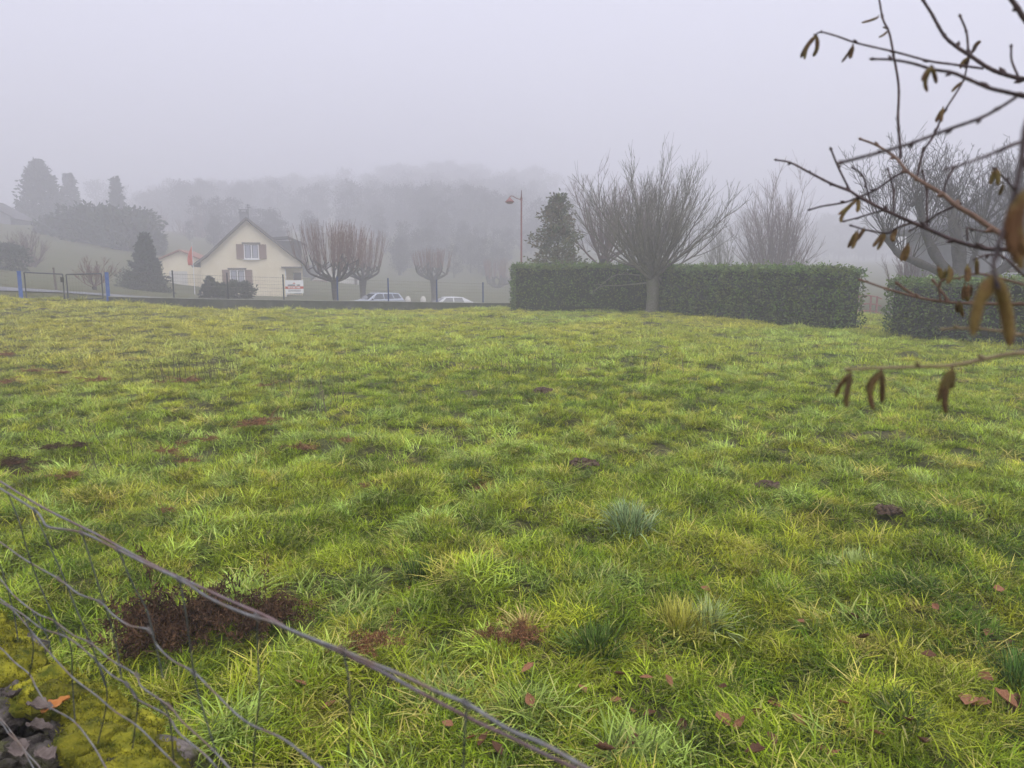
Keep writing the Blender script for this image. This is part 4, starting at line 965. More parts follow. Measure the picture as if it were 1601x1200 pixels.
for row, wv in enumerate((.38, .455, .53, .605, .69, .78)):
    s = -1.60 + rng.uniform(0, .1)
    while s < .10:
        r = rng.uniform(.034, .066); b = MB()
        c = (*wall_xy(s, wv+rng.normal()*.015), top_z(wv, s)-.03+rng.normal()*.026)
        rock(b, c, r, 1000+ns, .7, rng.uniform(0, 1), ICO4 if s > -1.3 else ICO3, .95)
        if ns < 100: build_off(b, 'stone', M['stone'], swe, off, True)
        s += r*2.0; ns += 1
b = MB()
for lay in range(4):
    s = -1.8
    while s < .8:
        for wv in (.36, .56, .80):
            rock(b, (*wall_xy(s+rng.normal()*.03, wv), .38-.115*lay+rng.normal()*.01), rng.uniform(.09, .13), 3000+ns, .6, rng.uniform(0, 1)); ns += 1
        s += .19
o = build_off(b, 'lower_courses', M['stone'], swe, off, True); tag(o, kind='stuff')
# moss cushions: domes bristling with tiny shoots
b = MB(); mp = []
cush = []
for _ in range(150):
    s = rng.uniform(-1.75, .6); wv = np.clip(rng.normal(.75, .08), .40, .87)
    if wv < .67 and rng.random() < .90: continue
    r = rng.uniform(.028, .068); cush.append((s, wv, r))
for s, wv, r in cush:
    c = np.array((*wall_xy(s, wv), top_z(wv, s) + .02))
    V, F = ICO3; q = rng.uniform(-40, 40, 3)
    V2 = V*(1+np.array([mnoise.fractal(tuple(v*1.8+q), .8, 2.1, 4) for v in V])*.42)[:, None]*np.array((r*1.25, r, r*.80)) + c
    b.add(V2, F, rng.uniform(.0, 1))
    up = V2[V[:, 2] > -.1]; k = rng.integers(0, len(up), 520); jit = rng.normal(size=(520, 3))*.004
    mp.append(np.c_[up[k]+jit])
leaf_cloud(b, np.concatenate(mp), .010, rng, 1.2, .30)
o = build_off(b, 'moss', M['moss'], swe, off, True); tag(o, kind='stuff')
# dry leaves lying on the stones
def leaf_mesh(b, c, L, rz, tilt, rng, curl=.35, lobed=False):
    n = 9; V = []; F = []
    for k in range(n):
        u = k/(n-1); hw = L*.30*math.sin(math.pi*min(max(u, .02), .985)**.85)*(1 + (.22*math.cos(k*2.9) if lobed else .08*math.cos(k*2.2)))
        for j in (-1, -.5, 0, .5, 1):
            V.append((u*L - L/2, j*hw, abs(j)**1.5*hw*curl + curl*.6*L*(u-.5)**2 + .004*math.sin(k*1.7+j*3)))
    V = np.array(V); cs, sn = math.cos(tilt), math.sin(tilt); V = np.c_[V[:,0]*cs-V[:,2]*sn, V[:,1], V[:,0]*sn+V[:,2]*cs]
    cs, sn = math.cos(rz), math.sin(rz); V = np.c_[V[:,0]*cs-V[:,1]*sn, V[:,0]*sn+V[:,1]*cs, V[:,2]] + np.array(c)
    F = [(k*5+j, k*5+j+1, (k+1)*5+j+1, (k+1)*5+j) for k in range(n-1) for j in range(4)]
    b.add(V, F, rng.uniform(0, 1))
def ground_hit(px, py, z=0.0):
    d = ray(px, py); t = (z-CAM_Z)/d[2]; p = np.array((0, 0, CAM_Z)) + d*t
    for _ in range(3):
        z_ = gz(p[0], p[1]) if z == 0.0 else z; t = (z_-CAM_Z)/d[2]; p = np.array((0, 0, CAM_Z)) + d*t
    return p
wl = [((88, 1103), .085, 'leaf_orange', 'orange dead leaf lying on the mossy stone wall'), ((62, 1108), .11, 'leaf_grey', 'pale grey curled leaf beside the orange leaf on the stone wall'), ((20, 1090), .11, 'leaf_grey', 'grey crumpled leaf at the picture edge on the stone wall'),
      ((60, 1140), .10, 'leaf_grey', 'dark grey leaf below the orange leaf on the stone wall'), ((30, 1175), .12, 'leaf_grey', 'big grey leaf at the bottom left corner of the stone wall'), ((70, 1185), .11, 'leaf_grey', 'grey leaf lowest on the stone wall beside the moss')]
for k, ((px, py), L, m, lb) in enumerate(wl):
    c = ground_hit(px, py, WTOP+.055); b = MB(); leaf_mesh(b, (0,0,0), L*(.62 if m == 'leaf_grey' else .8), rng.uniform(0, 6.28) if m != 'leaf_orange' else .7, rng.uniform(-.5, .5), rng, .9 if m == 'leaf_grey' else .5, m == 'leaf_grey')
    o = b.build('fallen_leaf', M[m], None, True, tuple(c)); so = o.modifiers.new('thick', 'SOLIDIFY'); so.thickness = .0012; tag(o, lb, 'leaf', 'leaves on the stone wall')

# ------------------------------------------------------------------ things lying or growing in the field
def fern_mesh(seed, m, nfr=34):
    rng = np.random.default_rng(seed); b = MB()
    for k in range(nfr):
        a = rng.uniform(0, 6.283); L = rng.uniform(.22, .48); el = rng.uniform(.25, 1.2)
        p = np.array((rng.normal()*.09, rng.normal()*.07, 0)); d = np.array((math.cos(a)*math.cos(el), math.sin(a)*math.cos(el), math.sin(el)))
        pts, _ = branch_path(p, d, L, rng, 6, .3, -1.5); pts[:, 2] = np.maximum(pts[:, 2], .02+rng.uniform(0, .04))
        b.tube(pts, np.linspace(.0035, .0015, 7), 3, rng.uniform(0, 1), cap=False)
        u = rng.uniform(.15, 1, 30)*5.99; i0 = u.astype(int); q = pts[i0]+(pts[i0+1]-pts[i0])*(u-i0)[:, None]
        leaf_cloud(b, np.r_[q, q+rng.normal(size=q.shape)*.02], .034, rng, .1, .26)
    return b.build('dead_fern', M[m])
fproto = [fern_mesh(201, 'fern'), fern_mesh(202, 'fern', 26), fern_mesh(203, 'fern_dark', 60), fern_mesh(204, 'fern_dark', 44)]
ferns = [(258,1000,2,1.15,'largest dark rotting fern heap behind the wire at lower left'),(318,985,3,.95,'dark brown fern heap touching the right side of the largest heap'),(412,975,2,.78,'dark red fern heap crossed by the top wire at lower left'),(572,1022,0,.52,'rust red fern tuft right behind the top wire'),
 (815,1006,1,.50,'orange brown fern tuft beside yellow grass near the bottom middle'),(772,1004,1,.36,'thin upright rusty fern left of the orange brown tuft'),(20,728,2,.95,'dark fern clump at the left edge above the wire'),(46,744,3,.95,'wide dark fern clump just right of the left edge'),(72,724,3,.60,'small dark fern above the wide clump at left'),(105,750,1,.75,'flat brown fern right of the wide dark clump'),
 (262,800,0,.42,'small lone red fern left of middle, above the wire'),(405,671,0,1.35,'widest rust red fern patch left of the middle'),(474,690,1,1.0,'rusty fern patch right of the widest one'),(546,691,1,.9,'pale brown fern patch third from the widest one to the right'),(262,706,0,.85,'rusty fern clump in the left middle of the field'),(284,693,1,.75,'pale rusty fern above the clump in the left middle'),(291,722,1,.75,'upright rusty fern below the left middle clump'),
 (327,688,1,.75,'faint brown fern between the left middle clump and the widest patch'),(756,738,0,.85,'brown fern clump left of the molehill in mid field'),(662,738,1,.7,'low brown fern left of the mid field clump'),(576,762,0,.5,'small brown fern below the mid field ferns'),(150,592,1,1.3,'faint rusty fern at upper left of the field'),(50,578,0,1.2,'red brown fern near the left edge at upper left'),(292,594,1,1.5,'wide faint rusty fern patch in the upper left of the field'),
 (250,596,1,1.0,'small faint fern left of the wide faint patch'),(412,602,1,1.0,'faint fern right of the wide faint patch'),(6,550,0,1.5,'reddish fern at the left edge, farthest up'),(85,700,3,.8,'dark fern low in the grass near the left edge'),(125,695,3,.7,'dark fern right beside the low dark one near the left edge'),(12,600,1,1.2,'pale fern at the left edge below the farthest one'),(590,757,3,.4,'tiny dark fern beside the small brown one'),(100,585,1,.9,'faint fern between the two upper left ones')]
used = set()
for px, py, k, s_, lb in ferns:
    o = fproto[k] if k not in used else fproto[k].copy()
    if k in used: COL.objects.link(o)
    used.add(k); p = ground_hit(px, py+6); o.location = (p[0], p[1], gz(p[0], p[1])+.04); s_ *= .66 if py > 960 else .44; o.scale = (s_, s_, s_*(1.5 if py > 960 else .8)); o.rotation_euler = (0, 0, random.Random(px).uniform(0, 6.28)); tag(o, lb, 'dead fern', 'dead brown ferns in the grass')

def molehill(px, py, r, lb, seed):
    r *= .62; p = ground_hit(px, py); rng = np.random.default_rng(seed); b = MB(); n = 26; V = [(0, 0, r*.20)]; F = []; rings = 9
    for k in range(1, rings+1):
        u = k/rings
        for j in range(n):
            a = j*6.283/n; rr = r*u*(1+.15*math.sin(3*a+seed)); V.append((rr*math.cos(a), rr*math.sin(a)*.8, r*.22*(1-u)**.8*(1+rng.normal()*.1) + rng.normal()*.012 - .01*(u > .9)))
    F += [(0, 1+j, 1+(j+1) % n) for j in range(n)] + [(1+k*n+j, 1+(k+1)*n+j, 1+(k+1)*n+(j+1) % n, 1+k*n+(j+1) % n) for k in range(rings-1) for j in range(n)]
    b.add(V, F)
    for _ in range(26):
        a = rng.uniform(0, 6.28); rr = r*rng.uniform(.1, 1.05); rock(b, (rr*math.cos(a), rr*math.sin(a)*.8, r*.20*max(0, 1-rr/r)+.010), rng.uniform(.010, .026), int(rng.integers(1e6)), .8, .5, ico(2))
    o = b.build('molehill', M['soil'], None, True, (p[0], p[1], gz(p[0], p[1])+.06)); tag(o, lb, 'molehill', 'molehills in the field')
    return p
mole = [molehill(912, 735, .20, 'dark molehill right of the brown fern clump in mid field', 1), molehill(1198, 770, .17, 'flat brown molehill right of the pale tussock', 2), molehill(1390, 812, .15, 'dark molehill nearest the right side of the field', 3), molehill(848, 632, .22, 'small distant dark molehill in the middle of the field', 4)]
b = MB(); c = ground_hit(790, 487)
for k in range(14): rock(b, (c[0]+rng.normal()*.35-.0, c[1]+rng.normal()*.3, gz(c[0], c[1])+.05), rng.uniform(.1, .2), 5000+k, .35, .5)
tag(b.build('soil_heap', M['soil'], None, True), 'low brown soil heap at the left end of the hedge', 'soil heap')

leafs = [(921,1130,.085,'wide pinkish brown dead leaf right above the lower wire end'),(1130,1143,.10,None),(1158,1150,.08,None),(1187,1133,.075,None),(1210,1115,.07,None),(1512,1112,.12,'big curled brown leaf at the right, in the largest leaf group'),(1530,1118,.11,'brown leaf touching the big curled one at right'),(1570,1110,.12,'brown leaf at the right edge beside dark long grass'),(1590,1122,.12,'brown leaf cut by the right picture edge'),(1333,980,.09,'dark red brown leaf lying alone right of the yellow tussock'),
 (1212,1118,.08,None),(1248,1145,.08,None),(985,1127,.065,None),(1015,1135,.07,None),(1065,1153,.08,None),(825,1060,.075,None),(828,1112,.07,None),(962,1112,.06,None),(990,1180,.085,None),(945,1192,.08,None),(1318,1116,.07,None),(1300,1200,.08,None),(1280,1192,.08,None),(1205,1175,.07,None),(1420,1145,.07,None),(1560,933,.07,None),(1545,1003,.08,None),(1462,963,.06,None),(1575,1020,.08,None),(1440,1178,.07,None),(1252,985,.06,None),(1102,933,.06,None),(1540,1075,.08,None),(1450,1040,.07,None),(1350,1012,.07,None),(1010,1075,.07,None),(1045,1080,.06,None),(910,1095,.07,None),(968,1070,.06,None),(640,935,.06,None),(612,1000,.05,None),(515,1120,.07,None),(470,1085,.06,None),(757,1175,.07,None),(775,1190,.07,None),(735,1172,.06,None),(700,1150,.06,None),(1370,1165,.06,None),(1130,1090,.05,None),(1180,1195,.08,None)]
rng = np.random.default_rng(131); lp = []
for k in range(5):
    b = MB(); leaf_mesh(b, (0,0,0), 1.0, 0, 0, rng, .35+.15*k, k % 2 == 0); o = b.build('fallen_leaf', M['leaf_dead'], None, True); so = o.modifiers.new('thick', 'SOLIDIFY'); so.thickness = .012; lp.append(o)
for k, (px, py, L, lb) in enumerate(leafs):
    o = lp[k] if k < 5 else lp[k % 5].copy()
    if k >= 5: COL.objects.link(o)
    p = ground_hit(px, py); p[2] += .045; o.location = tuple(p); L *= .9; o.scale = (L, L, L); o.rotation_euler = (rng.normal()*.35, rng.normal()*.35, rng.uniform(0, 6.28))
    tag(o, lb or 'small brown dead leaf half sunk in the near grass at the bottom', 'leaf', 'brown leaves in the near grass' if not lb else 'larger leaves in the near grass')

# tussocks and thin dry stalks that stand out
def blades(b, n, rng, Rr, L, wd, lean, droop, up=1.0, radial=True, cen=(0, 0), comb=None):
    a0 = rng.uniform(0, 6.283, n); rr = Rr*np.sqrt(rng.uniform(0, 1, n)); bx = rr*np.cos(a0)+cen[0]; by = rr*np.sin(a0)+cen[1]
    a = a0 + rng.normal(size=n)*.9 if radial else rng.uniform(0, 6.283, n)
    if comb is not None: a = np.where(rng.random(n) < .75, rng.normal(size=n)*comb, a)
    Ls = rng.uniform(L[0], L[1], n); le = rng.uniform(lean[0], lean[1], n); dr = rng.uniform(droop[0], droop[1], n)
    dx, dy = np.cos(a), np.sin(a); sx, sy = -dy, dx; rows = []
    for t, wv in ((0, .8), (.35, 1.0), (.7, .75), (1.0, None)):
        h = Ls*(le*t + dr*t*t*.8); z = Ls*(np.sqrt(np.maximum(1-le**2, .05))*up*t - dr*.75*t*t)
        px, py = bx+dx*h, by+dy*h
        if wv is None: rows.append(np.stack([px, py, np.maximum(z, .004)], 1))
        else:
            hw = wd*.5*wv*rng.uniform(.7, 1.3, n)
            rows.append(np.stack([px-sx*hw, py-sy*hw, np.maximum(z, 0)], 1)); rows.append(np.stack([px+sx*hw, py+sy*hw, np.maximum(z, 0)], 1))
    V = np.stack(rows, 1).reshape(-1, 3); k = np.arange(n)*7
    b.addF(V, [np.stack([k, k+1, k+3, k+2], 1), np.stack([k+2, k+3, k+5, k+4], 1), np.stack([k+4, k+5, k+6], 1)], np.repeat(rng.uniform(0, 1, n), 7))
def grass_mat(name, tint=None):
    m = bpy.data.materials.new(name); m.use_nodes = True; t = m.node_tree; N = t.nodes; L = t.links; bs = N['Principled BSDF']
    if tint is None:
        at = N.new('ShaderNodeAttribute'); at.attribute_type = 'INSTANCER'; at.attribute_name = 'tint'; base = at.outputs['Color']
    else:
        rg = N.new('ShaderNodeRGB'); rg.outputs[0].default_value = (*tint, 1); base = rg.outputs[0]
    rn = N.new('ShaderNodeAttribute'); rn.attribute_name = 'rnd'
    mr = N.new('ShaderNodeMapRange'); mr.inputs[3].default_value = .28; mr.inputs[4].default_value = 1.85; L.new(rn.outputs['Fac'], mr.inputs[0])
    vm = N.new('ShaderNodeVectorMath'); vm.operation = 'SCALE'; L.new(base, vm.inputs[0]); L.new(mr.outputs[0], vm.inputs['Scale'])
    cr = N.new('ShaderNodeValToRGB'); cr.color_ramp.elements[0].position = .84; cr.color_ramp.elements[1].position = .95; L.new(rn.outputs['Fac'], cr.inputs[0])
    mx = N.new('ShaderNodeMix'); mx.data_type = 'RGBA'; mx.inputs[7].default_value = (.55,.45,.19,1); ml = N.new('ShaderNodeMath'); ml.operation = 'MULTIPLY'; ml.inputs[1].default_value = .65
    L.new(cr.outputs[0], ml.inputs[0]); L.new(ml.outputs[0], mx.inputs[0]); L.new(vm.outputs[0], mx.inputs[6])
    L.new(mx.outputs[2], bs.inputs['Base Color']); bs.inputs['Roughness'].default_value = .6; bs.inputs['Specular IOR Level'].default_value = .14
    tr = N.new('ShaderNodeBsdfTranslucent'); L.new(mx.outputs[2], tr.inputs[0]); ms = N.new('ShaderNodeMixShader'); ms.inputs[0].default_value = .20
    L.new(bs.outputs[0], ms.inputs[1]); L.new(tr.outputs[0], ms.inputs[2]); L.new(ms.outputs[0], N['Material Output'].inputs[0]); return m
def tussock(px, py, r, n, L, tint, lb, seed):
    p = ground_hit(px, py); L = (L[0]*.62, L[1]*.62); r *= .6; b = MB(); rg = np.random.default_rng(seed); blades(b, n//2, rg, r, L, .006, (.1, .75), (.15, .75)); blades(b, n//3, rg, r*.5, (L[0], L[1]*1.1), .005, (.0, .35), (.0, .4))
    o = b.build('grass_tussock', grass_mat('tussock_blades', tint), None, loc=(p[0], p[1], gz(p[0], p[1]))); tag(o, lb, 'tussock', 'tussocks standing out of the grass')
tussock(985, 826, .22, 420, (.18,.38), (.29,.39,.18), 'pale blue green tussock combed to the right in mid field', 301)
tussock(1062, 990, .20, 460, (.16,.34), (.50,.48,.09), 'large yellow green tussock near the bottom middle', 302)
tussock(1110, 985, .15, 260, (.14,.30), (.38,.46,.18), 'pale green tussock touching the large yellow green one', 303)
tussock(820, 992, .10, 120, (.14,.28), (.62,.5,.18), 'straw yellow grass tuft above the orange brown fern', 304)
tussock(660, 905, .20, 420, (.16,.30), (.12,.20,.03), 'dark green mound of long grass above the end of the wire', 305)
tussock(930, 1020, .17, 360, (.14,.28), (.11,.19,.03), 'dark green grass mound left of the large yellow green tussock', 306)
tussock(1590, 1075, .20, 420, (.18,.34), (.10,.19,.035), 'dark long grass clump cut by the right picture edge', 307)
tussock(1340, 895, .16, 300, (.14,.28), (.36,.44,.14), 'pale arching grass tuft at the right, below the nearest molehill', 308)
def weed_plant(px, py, lb, seed):
    p = ground_hit(px, py); rg = np.random.default_rng(seed); b = MB()
    for k in range(9): leaf_mesh(b, (.07*math.cos(k*2.4), .07*math.sin(k*2.4), .05+.008*k), rg.uniform(.09, .15), k*2.4+rg.normal()*.2, -rg.uniform(.2, .9), rg, .6)
    o = b.build('broadleaf_weed', M['weed'], None, True, (p[0], p[1], gz(p[0], p[1])+.04)); tag(o, lb, 'weed')
def stalks(px, py, n, h, lb, seed):
    p = ground_hit(px, py); rg = np.random.default_rng(seed); b = MB()
    for k in range(n):
        q = np.array((rg.normal()*.22, rg.normal()*.15, 0)); pts, _ = branch_path(q, (rg.normal()*.12, rg.normal()*.12, 1), h*rg.uniform(.6, 1.1), rg, 4, .12, .0); b.tube(pts, np.linspace(.0042, .002, 5), 3, rg.uniform(0, 1), cap=False)
        leaf_cloud(b, pts[rg.integers(2, 5, 4)], .035, rg, .5, .3)
    o = b.build('dry_stalks', M['stalk'], None, loc=(p[0], p[1], gz(p[0], p[1]))); tag(o, lb, 'dry weed', 'dry brown weed stalks in the field')
for k, (px, py, n, h, lb) in enumerate(((275,598,26,.5,'dry stalks above the wide faint fern patch in the upper left field'),(345,600,26,.5,'broad dry weed clump left of the field centre line'),(190,732,3,.42,'tall thin dark stalk standing alone at left'),(502,640,14,.5,'dry stalks in mid left field above the fern patches'),(445,612,12,.4,'sparse dry stalks right of the broad weed clump'),(800,585,12,.4,'thin dry stalks in the middle of the far field'),(860,585,9,.4,'few thin dry stalks right of the middle far ones'),(1018,590,10,.35,'thin stalks in the far right field'),(1175,550,8,.4,'thin far stalks in front of the long hedge'))):
    stalks(px, py, n, h, lb, 345+k)

# ------------------------------------------------------------------ grass: one object, tufts scattered by geometry nodes
tufts = bpy.data.collections.new('grass_tufts')
gm = grass_mat('grass_blades'); rng = np.random.default_rng(401)
def proto(fn):
    b = MB(); fn(b); o = b.build('grass_tuft_%02d' % len(tufts.objects), gm); COL.objects.unlink(o); tufts.objects.link(o)
for k in range(5): proto(lambda b: blades(b, 100, rng, .12, (.04, .115), .0040, (.2, .97), (.1, .7), .9, False, comb=1.0))                 # 0-4 fine turf
for k in range(4): proto(lambda b: blades(b, 70, rng, .065, (.05, .135), .0038, (.15, .95), (.25, .95), comb=.75 + .2*(k % 2)))                          # 5-8 coarse arching
for k in range(2): proto(lambda b: (blades(b, 34, rng, .10, (.08, .18), .0045, (.75, .98), (.0, .3), .8, False)))              # 9-10 lying straw
for k in range(5): proto(lambda b: blades(b, 70, rng, .20, (.05, .125), .0065, (.2, .97), (.1, .7), .9, False, comb=1.1))                 # 11-15 far turf
for k in range(3): proto(lambda b: blades(b, 55, rng, .11, (.09, .20), .0070, (.1, .9), (.2, .9), comb=.9))                            # 16-18 far coarse
def scatter(y0, y1, dens, spread):
    n = int((y1-y0)*2*(spread*y1+2.5)*dens); y = rng.uniform(y0, y1, n); x = rng.uniform(-1, 1, n)*(spread*y1+2.5)
    k = (np.abs(x) < spread*y+2.5) & (side(x, y) < -.12) & (x > -26) & (x < 16.5)
    return x[k], y[k]
def in_hedge(x, y):
    bad = np.zeros(len(x), bool)
    for p, q, th in ((hA, hB, 1.7), (hC, hD, 1.05), (hE, hF, 1.5)):
        p = np.array(p); q = np.array(q); L = np.linalg.norm(q-p); t = (q-p)/L; nn = np.array((-t[1], t[0])); u = (x-p[0])*t[0]+(y-p[1])*t[1]; v = (x-p[0])*nn[0]+(y-p[1])*nn[1]
        bad |= (u > 0) & (u < L) & (v > .12) & (v < th-.1)
    return bad
PX, PY, PI, PS, PT = [], [], [], [], []
pal = {'mid': (.262,.352,.017), 'deep': (.060,.130,.006), 'yellow': (.41,.405,.035), 'straw': (.70,.56,.16), 'pale': (.42,.55,.12), 'brown': (.42,.29,.10)}
for (y0, y1, dens, far, sc_lo, sc_hi) in ((.3, 6.5, 215, 0, .72, 1.12), (6.5, 13, 95, 0, .8, 1.2), (13, 23, 50, 1, .7, 1.1), (23, 44, 30, 1, .75, 1.2)):
    x, y = scatter(y0, y1, dens, .74); k = ~in_hedge(x, y); x, y = x[k], y[k]
    for c in mole:
        k = np.hypot(x-c[0], (y-c[1])*1.2) > .17; x, y = x[k], y[k]
    u = (x*FN[0]+y*FN[1]); k = u > .84; x, y = x[k], y[k]          # not under the stone wall
    n = len(x); n1 = noise2(x, y, .30, 1)*.95 + .2*noise2(x, y, .8, 11); n2 = noise2(x, y, .30, 2)*.85 + .28*noise2(x, y, 1.1, 12); n3 = noise2(x, y, 3.5, 3); n4 = noise2(x, y, 8.0, 4)
    coarse = (n1 + .35*n3 + rng.normal(size=n)*.45) > .85
    straw = (~coarse) & ((n2 + rng.normal(size=n)*.5) > 1.25)
    idx = np.where(coarse, rng.integers(5, 9, n), np.where(straw, rng.integers(9, 11, n), rng.integers(0, 5, n))) if not far else np.where(coarse, rng.integers(16, 19, n), rng.integers(11, 16, n))
    w_y = sstep(.0, 1.3, n2 + .5*n3 + .15); w_d = sstep(.15, 1.15, -n2 + .4*n1 + .25*n4); w_s = sstep(.9, 1.8, n2*.6 - n1*.8 + .25*n3 + .15*far); w_p = sstep(.7, 1.5, n1 - .5*n2 - .4*n4)
    T = np.tile(np.array(pal['mid']), (n, 1))
    for wv, c in ((w_y*.72, 'yellow'), ((w_d*(.85-.35*sstep(8, 18, y))), 'deep'), (w_p*.7, 'pale'), (w_s*.8, 'straw')): T = T*(1-wv[:, None]) + np.array(pal[c])*wv[:, None]
    T = T*np.clip(1 + (.27-.13*sstep(7, 18, y))[:, None]*noise2(x, y, .33, 6)[:, None] + .12*rng.normal(size=n)[:, None], .25, 1.9)
    left = sstep(-.15, -.55, x/np.maximum(y, 1))*sstep(8, 16, y)*.35; T = T*(1-left[:, None]) + np.array(pal['brown'])*1.2*left[:, None]
    dry = sstep(9, 26, y)*(.42 + .22*n4 + .14*n3); dry = np.clip(dry, 0, .85); T = T*(1-dry[:, None]) + np.array((.50,.485,.06))*dry[:, None]*(.85+.3*np.clip(n2, -1, 1)[:, None]*.5+.15); T = T*(1+.18*sstep(5, 14, y))[:, None]
    T = np.where(straw[:, None], T*.4 + np.array(pal['straw'])*.6, T)
    s_ = rng.uniform(sc_lo, sc_hi, n)*(1+.36*np.clip(n1, -1.2, 1.2))
    s_ = s_*(1 + .25*sstep(-1.6, -.6, side(x, y)))
    PX.append(x); PY.append(y); PI.append(idx); PS.append(s_); PT.append(np.clip(T, .010, .78))
PX, PY, PI, PS, PT = map(np.concatenate, (PX, PY, PI, PS, PT)); n = len(PX); PZ = ground(PX, PY) - .006
scatter_object('grass', np.c_[PX, PY, PZ], PI, PS, np.c_[rng.normal(size=n)*.10, rng.normal(size=n)*.10, rng.uniform(0, 6.283, n)], PT, tufts)
print('grass tufts', n)

# ------------------------------------------------------------------ hazel: twigs with catkins at the right
hb_ = np.array((1.12, .86, 0.0))
hz_ = empty('hazel_shrub', tuple(hb_), 0, 'close hazel twigs with hanging catkins reaching in from the right', 'shrub')
rng = np.random.default_rng(501)
t = MB()
for k in range(5):
    a = k*1.3; t.tube(smooth_path([(math.cos(a)*.06, math.sin(a)*.06, -.05), (math.cos(a)*.09, math.sin(a)*.10, .8), (math.cos(a)*.07+.03*k, math.sin(a)*.12, 1.5), (.1*math.cos(a)+.12, .2*math.sin(a), 2.6)], 12), np.linspace(.028, .009, 12), 8, rng.uniform(0, 1))
t.build('stem', M['hazel_brown'], hz_, True)
branches = {}
def hz_branch(key, pts, d0, d1, r0, r1, m='hazel', sub=(), ext=True):
    """pixel path from tip to base; d0/d1 distance at tip/base, radii in px of the photograph"""
    n = len(pts); q = []
    for k, (a, c) in enumerate(pts): q.append(P(a, c, d0+(d1-d0)*k/(n-1)))
    rad = [ .86*(r0+(r1-r0)*k/(n-1)) * (d0+(d1-d0)*k/(n-1))/F_PX for k in range(n)]
    tail = None
    if ext:                                           # run on outside the picture into the stems
        e1 = hb_+np.array((rng.normal()*.07, rng.normal()*.10, q[-1][2]-rng.uniform(.12, .38))); uu = np.linspace(0, 1, 14)[:, None]; tail = q[-1]*(1-uu)+e1*uu + np.array((0, 0, -.06))*np.sin(uu*math.pi); rt = np.linspace(rad[-1], rad[-1]*1.35, 14)
    m_ = len(q)*6; s_ = smooth_path(q, m_); rr = np.interp(np.linspace(0, len(q)-1, m_), range(len(q)), rad)
    b = MB(); b.tube(s_, rr*(1+.06*np.sin(np.arange(m_)*2.3)), 8, rng.uniform(0, 1))
    if tail is not None: b.tube(tail, rt, 8, .5)
    for k in range(1, n-1):                           # buds and nodes
        if rng.random() < .75: 
            c = q[k]; L_ = rad[k]*2.4+.0022; dv = rng.normal(size=3); dv[1] *= .4; tng = q[k-1]-q[k]; tng /= np.linalg.norm(tng); dv = dv/np.linalg.norm(dv)*.8+tng*.7
            b.tube([c, c+dv*L_*.5, c+dv*L_], [rad[k]*1.2, rad[k]*1.1+.0004, rad[k]*.25], 6, rng.uniform(0, 1))
    c = q[0]; tng = q[0]-q[1]; tng /= np.linalg.norm(tng); b.tube([c, c+tng*rad[0]*2.2, c+tng*rad[0]*4.5], [rad[0]*1.15, rad[0]*1.7, rad[0]*.4], 6)
    o = build_off(b, 'branch', M[m], hz_, hb_, True); branches[key] = (o, d0, d1); return o
hz_branch('a', [(1373,-12),(1380,28),(1390,50),(1397,85),(1405,135),(1404,185),(1407,226),(1408,247)], .98, .95, 1.7, 2.6, ext=False)
hz_branch('b', [(1348,218),(1373,228),(1400,246),(1408,255),(1419,268),(1434,279),(1451,290),(1475,304),(1495,321),(1521,336),(1553,358),(1577,371),(1640,402)], .97, .80, 1.8, 5.6, 'hazel_brown')
hz_branch('c', [(1215,250),(1236,254),(1265,269),(1300,287),(1328,298),(1344,308),(1385,329),(1447,356),(1491,375),(1539,388),(1577,390),(1645,397)], 1.0, .84, 1.5, 4.4)
hz_branch('c1', [(1300,235),(1311,262),(1326,292),(1330,299)], .985, .97, 1.7, 2.0, ext=False)
hz_branch('c2', [(1335,263),(1348,273),(1355,293),(1361,316)], .98, .965, 1.5, 1.8, ext=False)
hz_branch('d', [(1268,327),(1286,322),(1321,316),(1342,308),(1368,297),(1400,275),(1418,268)], .99, .945, 1.5, 2.0, ext=False)
hz_branch('e', [(1322,345),(1345,339),(1371,331),(1385,329)], .965, .95, 1.4, 1.7, ext=False)
hz_branch('f', [(1333,353),(1354,359),(1386,364),(1402,356),(1423,349),(1440,353)], .95, .93, 1.5, 2.1, ext=False)
hz_branch('g', [(1389,267),(1394,285),(1397,301),(1397,332)], .96, .95, 1.5, 1.8, ext=False)
hz_branch('h', [(1443,270),(1449,300),(1449,318),(1450,357)], .94, .93, 1.6, 2.0, ext=False)
hz_branch('h2', [(1490,264),(1479,284),(1476,303)], .91, .90, 1.9, 2.2, ext=False)
hz_branch('h3', [(1540,362),(1520,358),(1512,357),(1513,376)], .88, .875, 1.5, 1.9, ext=False)
hz_branch('h4', [(1495,321),(1470,332),(1450,345),(1420,362)], .90, .94, 2.2, 1.4, ext=False)
hz_branch('i', [(1438,-10),(1443,0),(1456,20),(1476,55),(1496,73),(1516,86),(1546,106),(1571,116),(1601,123),(1660,128)], .86, .78, 2.4, 4.2)
hz_branch('i1', [(1502,27),(1511,50),(1514,82)], .83, .82, 1.8, 2.1, ext=False)
hz_branch('i2', [(1581,74),(1582,95),(1592,119)], .80, .79, 1.8, 2.0, ext=False)
hz_branch('j', [(1275,54),(1284,50),(1308,56),(1340,67),(1400,81),(1453,95),(1488,100),(1538,107)], .90, .81, 1.4, 2.2, ext=False)
hz_branch('k', [(1367,92),(1395,93),(1428,99),(1458,108),(1488,113),(1513,123),(1546,137),(1571,143),(1601,150),(1660,162)], .74, .66, 2.0, 4.2)
hz_branch('l', [(1318,253),(1375,238),(1426,223),(1488,200),(1533,184),(1563,168),(1588,152)], .56, .60, 3.0, 3.2, ext=False)
hz_branch('m', [(1483,263),(1513,254),(1546,242),(1571,231),(1601,220),(1650,205)], .50, .50, 2.0, 3.8)
